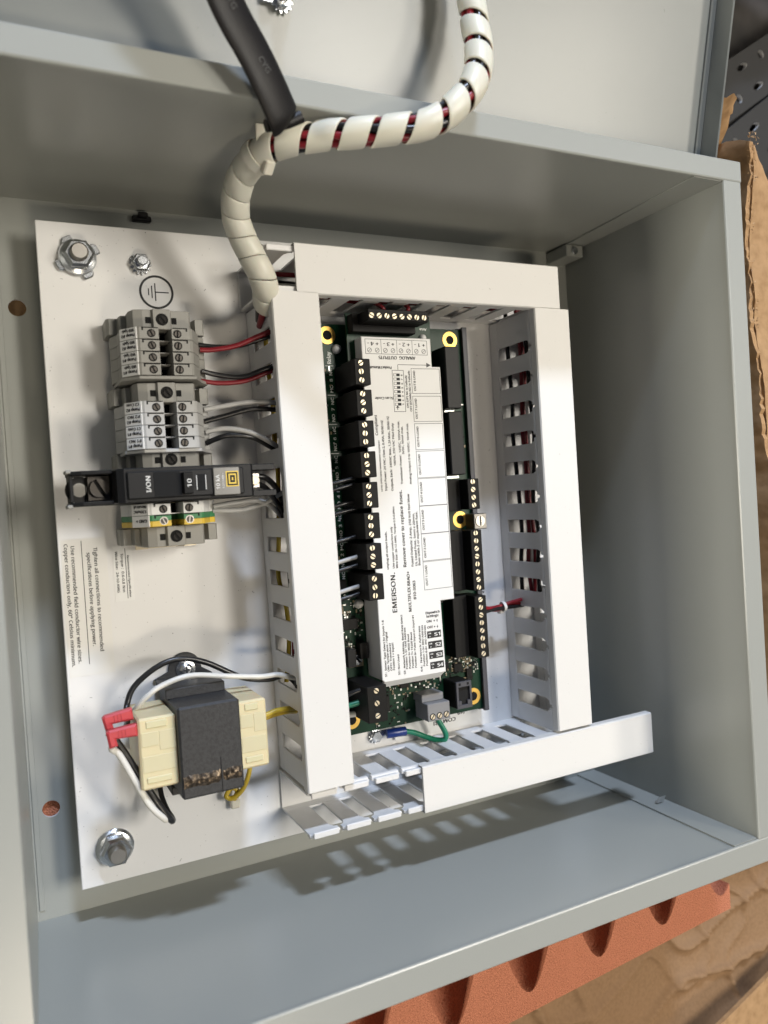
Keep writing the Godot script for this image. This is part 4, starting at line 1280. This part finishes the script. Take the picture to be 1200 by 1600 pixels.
	for i in 4:
		var z := 222.3 + 5.85 * i
		part(o, "switch_label", MB.new().box(V(186.5 + 0.25 * i, 29.95, z), V(195.4 + 0.25 * i, y, z + 4.0), 0.01), K)
		text(o, "S%d" % (i + 1), V(191.0 + 0.25 * i, y + 0.08, z + 3.1), 0, 3.6, 1.9, M.tag_white)
		text(o, "ON", V(187.2 + 0.25 * i, y + 0.08, z + 1.7), 0, 1.6, 0.8, M.tag_white)
		text(o, "+", V(187.5 + 0.25 * i, y + 0.08, z + 3.4), 0, 1.0, 1.0, M.tag_white)


# ---------------------------------------------------------------- wires and the wrapped cable
func wire(label: String, pts: Array, r: float, m: Material, group := "wires", called := "wire") -> MeshInstance3D:
	var b := MB.new().tube(curve(pts, 7), r, 10)
	return solo(called, b, m, label, "wire", group)


func cabling() -> void:
	# terminals to the duct
	wire("red wire from the topmost terminals into the duct", [V(70, 26, 66.5), V(76, 27, 66.5), V(88, 30, 64.5), V(100, 33, 59.5), V(108, 34, 57.5), V(113, 30, 62)], 1.3, M.red_wire)
	wire("black wire beside the topmost red wire", [V(70, 24, 63.5), V(78, 25, 64.5), V(90, 27, 64), V(101, 31, 61), V(109, 32, 59.5), V(114, 26, 64)], 1.2, M.black_wire)
	wire("black wire from the third terminal into the duct", [V(70, 26, 77.0), V(78, 26, 78.8), V(90, 28, 80), V(101, 33, 76.6), V(109, 34, 75), V(114, 28, 82)], 1.3, M.black_wire)
	wire("red wire from the fourth terminal into the duct", [V(70, 24, 81.6), V(80, 25, 82.8), V(92, 27, 81.8), V(103, 31, 78), V(110, 32, 77), V(115, 26, 84)], 1.2, M.red_wire)
	wire("grey wire from the second pump common terminal", [V(70, 26, 96.2), V(80, 27, 94.6), V(92, 29, 93), V(104, 31, 93.4), V(110, 30, 95), V(115, 24, 100)], 1.3, M.grey_wire)
	wire("black wire from the second pump output terminal", [V(70, 25, 102.0), V(80, 27, 99.6), V(92, 30, 96.8), V(104, 30, 96.8), V(111, 27, 98), V(116, 20, 104)], 1.3, M.black_wire)
	wire("grey wire from the first pump common terminal", [V(70, 26, 107.4), V(80, 28, 106), V(92, 30, 108.4), V(103, 28, 113.6), V(110, 25, 118), V(115, 18, 124)], 1.3, M.grey_wire)
	wire("black wire from the first pump output terminal", [V(70, 25, 113), V(80, 28, 109.6), V(92, 29, 110.6), V(102, 26, 115), V(109, 22, 119), V(114, 15, 126)], 1.3, M.black_wire)
	wire("black wire leaving the breaker toward the duct, upper", [V(91, 38, 131), V(96, 37, 132), V(102, 32, 136), V(107, 26, 142), V(112, 18, 150)], 1.5, M.black_wire)
	wire("black wire leaving the breaker toward the duct, lower", [V(91, 36, 134.5), V(96, 34, 136.5), V(102, 29, 142), V(108, 22, 149), V(112, 15, 158)], 1.5, M.black_wire)
	wire("black wire dropping through the missing duct finger", [V(112, 40, 124), V(111, 38, 132), V(110, 30, 142), V(110, 18, 152), V(112, 10, 162)], 1.5, M.black_wire)
	wire("grey wire from the neutral terminal, upper", [V(72, 24, 144.6), V(84, 26, 143.2), V(94, 27, 143), V(103, 24, 147), V(110, 18, 153)], 1.3, M.grey_wire)
	wire("grey wire from the neutral terminal, lower", [V(72, 22, 146.6), V(86, 24, 147.2), V(98, 26, 144.6), V(106, 30, 140), V(112, 28, 140)], 1.3, M.grey_wire)
	wire("pale wire rising in the gap of the missing finger", [V(113, 12, 158), V(112, 22, 150), V(114, 32, 141), V(115, 36, 132)], 1.4, M.white_wire)
	# relay side wires
	var rel := [[4, "lower black", 138.0, M.black_wire], [4, "upper black", 134.6, M.black_wire], [5, "lower black", 151.0, M.black_wire], [5, "upper black", 147.0, M.black_wire], [6, "black", 166.0, M.black_wire], [7, "white", 177.0, M.grey_wire], [7, "black", 181.5, M.black_wire], [8, "white", 193.0, M.grey_wire], [8, "black", 197.0, M.black_wire]]
	for r in rel:
		wire("%s wire entering the %s relay plug from the top" % [r[1], ["", "", "", "", "fourth", "fifth", "sixth", "seventh", "lowest"][r[0]]], [V(119, 22, r[2] + 6), V(127, 25, r[2] + 4.5), V(138, 27, r[2] + 1.5), V(149, 27.5, r[2] - 0.6)], 1.15, r[3])
	# power plug wires
	wire("green wire into the power plug", [V(118, 18, 258), V(128, 20, 259), V(138, 24, 257), V(146, 26, 255.6)], 1.7, M.green_wire)
	wire("white wire into the power plug", [V(118, 16, 262), V(128, 17, 262), V(138, 19, 263.4), V(146, 20, 263.6)], 1.7, M.white_wire)
	wire("black wire into the power plug", [V(118, 18, 254), V(130, 22, 254), V(139, 27, 250), V(146, 29, 248)], 1.3, M.black_wire)
	# input pair with its tie
	wire("red wire from the input plug into the far duct", [V(226, 22, 211), V(233, 20, 215.5), V(243, 17, 216.4), V(254, 17.5, 214.6), V(264, 18, 213.4)], 1.15, M.red_wire)
	wire("second red wire from the input plug into the far duct", [V(226, 21, 215.5), V(233, 18, 216), V(243, 16, 218.4), V(254, 16, 216.4), V(264, 16, 215.8)], 1.1, M.red_wire)
	wire("black wire from the input plug into the far duct", [V(226, 21, 219.6), V(232, 20, 218), V(241, 18.5, 217.4), V(254, 17.5, 217.6), V(264, 15, 218)], 1.1, M.black_wire)
	var tie := MB.new().lathe(V(248.0, 16.9, 216.6), Vector3(0.99, 0.05, -0.14).normalized(), [Vector2(2.7, -0.9), Vector2(3.1, -0.9), Vector2(3.1, 0.9), Vector2(2.7, 0.9), Vector2(2.7, -0.9)], 16)
	tie.box(V(246.4, 11.6, 218.2), V(249.8, 15.2, 221.4), 0.5)
	solo("cable_tie", tie, M.white_plastic, "small white cable tie around the input wires", "cable tie")
	# earth lead on the plate
	var g := thing("ground_screw", "zinc screw with toothed washer below the board's lower edge", "screw", V(163.7, 0, 284.0))
	part(g, "washer", toothed(4.6, 3.6, 12, 0.3, 1.6), M.zinc)
	part(g, "head", hexnut(3.6, 1.6, 4.4), M.zinc)
	part(g, "ring_tongue", MB.new().box(V(2, 0.3, -2.2), V(8, 1.0, 2.2), 0.2), M.zinc)
	var bl := MB.new().tube([V(169.8, 4.0, 283.4), V(172.0, 4.6, 283.4), V(176.0, 5.0, 283.4), V(176.4, 5.0, 283.4), V(181.4, 5.6, 283.6)], 2.7, 16, 1.0)
	solo("ring_terminal", bl, M.blue_vinyl, "blue insulated ring terminal on the ground screw", "connector")
	wire("green earth wire looping from the blue terminal to the grey plug", [V(180.5, 5.6, 283.6), V(186, 7, 285), V(192, 9, 288), V(198, 12, 290.4), V(202, 15, 290.2), V(202.4, 16, 286.4), V(199, 15, 279), V(196, 13.6, 273)], 1.6, M.green_wire)
	# wires inside the ducts
	var inner := [["red", M.red_wire, 268.0, 20.0], ["black", M.black_wire, 271.5, 24.0], ["dark red", M.red_wire, 274.0, 16.0], ["black lower", M.black_wire, 266.5, 12.0], ["third black", M.black_wire, 277.0, 27.0]]
	for w in inner:
		var pts := []
		for k in 10: pts.append(V(w[2] + rng.randf_range(-1.2, 1.2), w[3] + rng.randf_range(-1.5, 1.5), 30.0 + k * 20.5))
		wire("%s wire running down inside the far duct" % w[0], pts, 1.3, w[1], "wires inside ducts")
	inner = [["yellow", M.yellow_wire, 110.0, 10.0], ["white", M.white_wire, 112.5, 24.0], ["red", M.red_wire, 115.0, 14.0], ["black", M.black_wire, 113.5, 19.0], ["black outer", M.black_wire, 109.0, 27.0], ["dark red", M.red_wire, 118.0, 26.0]]
	for w in inner:
		var pts := []
		for k in 11: pts.append(V(w[2] + rng.randf_range(-1.6, 1.6), w[3] + rng.randf_range(-2.0, 2.0), 52.0 + k * 19.0))
		wire("%s wire running down inside the near duct" % w[0], pts, 1.3, w[1], "wires inside ducts")
	inner = [["red", M.red_wire, 26.0, 24.0], ["black", M.black_wire, 29.0, 20.0], ["white", M.white_wire, 32.0, 27.0], ["dark red", M.red_wire, 34.5, 15.0]]
	for w in inner:
		var pts := []
		for k in 9: pts.append(V(106.0 + k * 19.5, w[3] + rng.randf_range(-2, 2), w[2] + rng.randf_range(-1.2, 1.2)))
		wire("%s wire running along inside the top duct" % w[0], pts, 1.3, w[1], "wires inside ducts")
	wire("red wire drooping from the top duct to the analog plug", [V(164, 20, 34), V(166, 30, 39), V(168, 36, 43), V(171, 33, 46)], 1.2, M.red_wire)
	wire("second red wire drooping from the top duct to the analog plug", [V(182, 20, 34), V(184, 31, 39), V(184, 36, 43), V(182, 33, 46)], 1.2, M.red_wire)
	wire("grey wire lying in the bottom duct", [V(196, 8, 302), V(210, 10, 299), V(226, 12, 302), V(246, 9, 304), V(262, 10, 300)], 1.4, M.grey_wire, "wires inside ducts")
	# transformer leads
	flag("red spade connector at the transformer, upper one", V(24.4, 38.0, 237.6), 0.10)
	flag("red spade connector at the transformer, lower one", V(25.2, 43.0, 244.0), 0.04)
	wire("black transformer lead arching over the mounting foot", [V(20.5, 38, 245), V(23.0, 30, 243), V(24.0, 22, 238.5), V(28.4, 20, 229.5), V(40.0, 20, 221.4), V(51.2, 20, 219.2), V(63.7, 20, 222.8), V(82.0, 20, 233.4), V(96.0, 20, 236.6), V(106.0, 19, 236.4), V(113, 18, 244)], 1.45, M.black_wire)
	wire("pale transformer lead crossing the mounting screw", [V(27, 24, 240), V(29.0, 28, 236.6), V(33.0, 30, 232.6), V(40.0, 30, 228.8), V(53.6, 30, 226.2), V(71.0, 30, 229.2), V(88.6, 30, 232.2), V(97.3, 30, 232.6), V(104.5, 29, 235.2), V(112, 25, 238)], 1.35, M.white_wire)
	wire("white lead hanging from the lower spade connector", [V(14.0, 41.5, 250.5), V(14.4, 41, 252), V(17.2, 40, 255), V(22.8, 40, 267.4), V(28.8, 40, 280.7), V(35.3, 38, 289.4), V(37.4, 31, 292), V(37, 22, 291.6), V(36, 14, 287), V(36, 10, 280), V(36, 9, 272)], 1.55, M.white_wire)
	wire("black lead hanging beside the white one", [V(13.0, 38.5, 244.5), V(15.8, 38.5, 247.5), V(20.6, 38, 256.5), V(28.2, 38, 272.2), V(33.2, 38, 281.8), V(38.8, 36, 291.6), V(40.6, 28, 294), V(40, 18, 293), V(39, 11, 288), V(39, 8, 282)], 1.55, M.black_wire)
	wire("yellow transformer lead into the duct, upper", [V(85, 24, 252), V(91, 25, 253.5), V(97, 25, 252.4), V(104, 24, 252.6), V(111, 20, 254)], 1.4, M.yellow_wire)
	wire("yellow transformer lead into the duct, lower", [V(85, 22, 256), V(91, 23, 255.6), V(97, 23, 254.6), V(104, 22, 254.6), V(111, 16, 257)], 1.4, M.yellow_wire)
	var spare := wire("spare yellow lead curled beside the transformer", [V(84, 14, 268), V(85, 14, 278), V(84, 12, 287), V(81, 9, 295), V(76, 7, 299), V(73, 6, 297.6), V(76, 5.5, 294), V(79, 6, 296), V(77.6, 4, 301)], 1.3, M.yellow_wire)
	part(spare, "end_cap", MB.new().box(V(75.6, 0.4, 300.6), V(80.6, 5.0, 306.0), 0.7), M.wrap_white)
	wrapped_cable()


func wrapped_cable() -> void:
	var knots := [V(106, 22, 52), V(102.5, 36, 45), V(97.4, 49.5, 36.4), V(89.5, 52.0, 22.0), V(83.8, 56.0, 10.5), V(82.2, 66.0, 0.8), V(84.6, 77.5, -5.6), V(92.7, 91.2, -9.8), V(108.3, 104.4, -10.4), V(131.5, 119.2, -9.6), V(151.2, 128.0, -12.6), V(168.8, 130.6, -27.7), V(177.1, 126.6, -45.1), V(179.5, 121.4, -63.5), V(179.4, 119.7, -77.0), V(176.0, 122.0, -98.0), V(168.0, 128.0, -122.0)]
	var path := curve(knots, 24)
	# arc length, frames
	var s := [0.0]
	for i in range(1, path.size()): s.append(s[i - 1] + path[i].distance_to(path[i - 1]))
	var total: float = s[-1]
	var tang := []
	var side := []
	var sd := Vector3.ZERO
	for i in path.size():
		var t: Vector3 = (path[mini(i + 1, path.size() - 1)] - path[maxi(i - 1, 0)]).normalized()
		if i == 0: sd = t.cross(Vector3.UP).normalized()
		sd = (sd - t * sd.dot(t)).normalized()
		tang.append(t); side.append(sd)
	var idx := [0]
	var at := func(d: float, ang: float, r: float) -> Vector3:
		d = clampf(d, 0.0, total - 0.001)
		var lo := 0
		var hi := path.size() - 1
		while hi - lo > 1:
			var mid := (lo + hi) / 2
			if s[mid] <= d: lo = mid
			else: hi = mid
		var f: float = (d - s[lo]) / maxf(s[hi] - s[lo], 1e-6)
		var p: Vector3 = path[lo].lerp(path[hi], f)
		var t: Vector3 = tang[lo].lerp(tang[hi], f).normalized()
		var u: Vector3 = side[lo].lerp(side[hi], f)
		u = (u - t * u.dot(t)).normalized()
		return p + (u * cos(ang) + t.cross(u) * sin(ang)) * r
	var o := thing("wrapped_cable", "cable of red and black wires in white spiral wrap, arching from duct to door", "cable", V(0, 0, 0))
	# spiral ribbon: butted turns low down, open turns higher up
	var b := MB.new()
	var R := 6.6
	var T := 0.9
	var ring := []
	var d := 16.0
	var ang := 0.0
	var steps := 28
	while d < total - 14.0:
		var open := smoothstep(92.0, 122.0, d)
		var pitch := lerpf(10.2, 14.6, open)
		var w := lerpf(9.9, 11.4, open)
		var row := []
		var rr := R - 0.25 * open
		for q in [[-0.5, -T], [-0.5, -0.25], [-0.44, 0.0], [0.0, 0.1], [0.44, 0.0], [0.5, -0.25], [0.5, -T]]:
			row.append(at.call(d + q[0] * w, -ang, rr + q[1]))
		ring.append(row)
		ang += TAU / steps
		d += pitch / steps
	b.st.set_smooth_group(1)
	for i in ring.size() - 1:
		for k in 6: b.quad(ring[i][k], ring[i + 1][k], ring[i + 1][k + 1], ring[i][k + 1])
		b.quad(ring[i][6], ring[i + 1][6], ring[i + 1][0], ring[i][0])
	part(o, "spiral_wrap", b, M.wrap_white)
	var kinds := [M.red_wire, M.black_wire, M.black_wire, M.red_wire, M.black_wire, M.red_wire, M.black_wire]
	for k in 7:
		var pts := []
		var dd := 2.0
		while dd < total - 1.0:
			pts.append(at.call(dd, TAU * k / 6.0 + dd * 0.035, 3.75 if k < 6 else 0.0))
			dd += 3.0
		part(o, "conductor", MB.new().tube(pts, 1.75, 9), kinds[k])
	# cable tie holding the black sleeve
	var c0: Vector3 = at.call(97.0, 0.0, 0.0)
	var ct := (at.call(98.0, 0.0, 0.0) - at.call(96.0, 0.0, 0.0)).normalized() as Vector3
	var t := thing("cable_tie", "white cable tie joining the wrapped cable to the black sleeve", "cable tie", V(0, 0, 0))
	part(t, "strap", MB.new().lathe(c0, ct, [Vector2(6.9, -2.2), Vector2(7.5, -2.2), Vector2(7.5, 2.2), Vector2(6.9, 2.2), Vector2(6.9, -2.2)], 28), M.wrap_white)
	part(t, "head", MB.new().box(V(-2.6, 6.8, -2.6), V(2.6, 10.2, 3.6), 0.6, Transform3D(Basis(Quaternion(Vector3.UP, Vector3(0.35, 0.65, 0.68).normalized())), c0)), M.wrap_white)
	part(t, "tail", MB.new().box(V(-2.0, 6.6, -12.0), V(2.0, 7.6, 0.0), 0.3, Transform3D(Basis(Quaternion(Vector3.UP, Vector3(-0.1, 0.97, 0.2).normalized())), c0)), M.wrap_white)
	# black flattened sleeve running up to the door
	var sl := thing("black_sleeve", "flattened black heat-shrink sleeve with faint print, hanging over the upper rim", "sleeve", V(0, 0, 0))
	var axis := curve([V(89.3, 113.0, -10.2), V(87.9, 115.0, -11.6), V(81.5, 119.0, -20.8), V(74.8, 122.0, -30.5), V(68.1, 125.0, -38.4), V(63.8, 127.0, -44.7), V(57.9, 131.0, -55.0), V(47.6, 140.0, -69.0), V(36.0, 148.0, -95.0)], 8)
	part(sl, "tube", MB.new().tube(axis, 8.4, 28, 0.3), M.sleeve_black)
	for q in [[V(76.6, 121.4, -28.2), V(8.0, -3.0, 9.4)], [V(63.0, 128.0, -46.6), V(6.4, -3.2, 9.6)]]:
		var pr := Node3D.new()
		pr.name = "print"
		sl.add_child(pr, true)
		var ax: Vector3 = q[1].normalized()
		var up := (Vector3(0, 1, 0) - ax * ax.y).normalized()
		pr.transform = Transform3D(Basis(ax, up, ax.cross(up)), (q[0] + up * 2.62) * U)
		text(pr, "CYG", V(0, 0, 1.2), 0, 6.0, 2.4, M.faint_print, false)
	part(sl, "fold", MB.new().tube(curve([V(81.6, 112.2, -7.2), V(89.4, 111.6, -9.6), V(97.2, 112.2, -13.4)], 6), 2.6, 12, 0.7), M.sleeve_black)
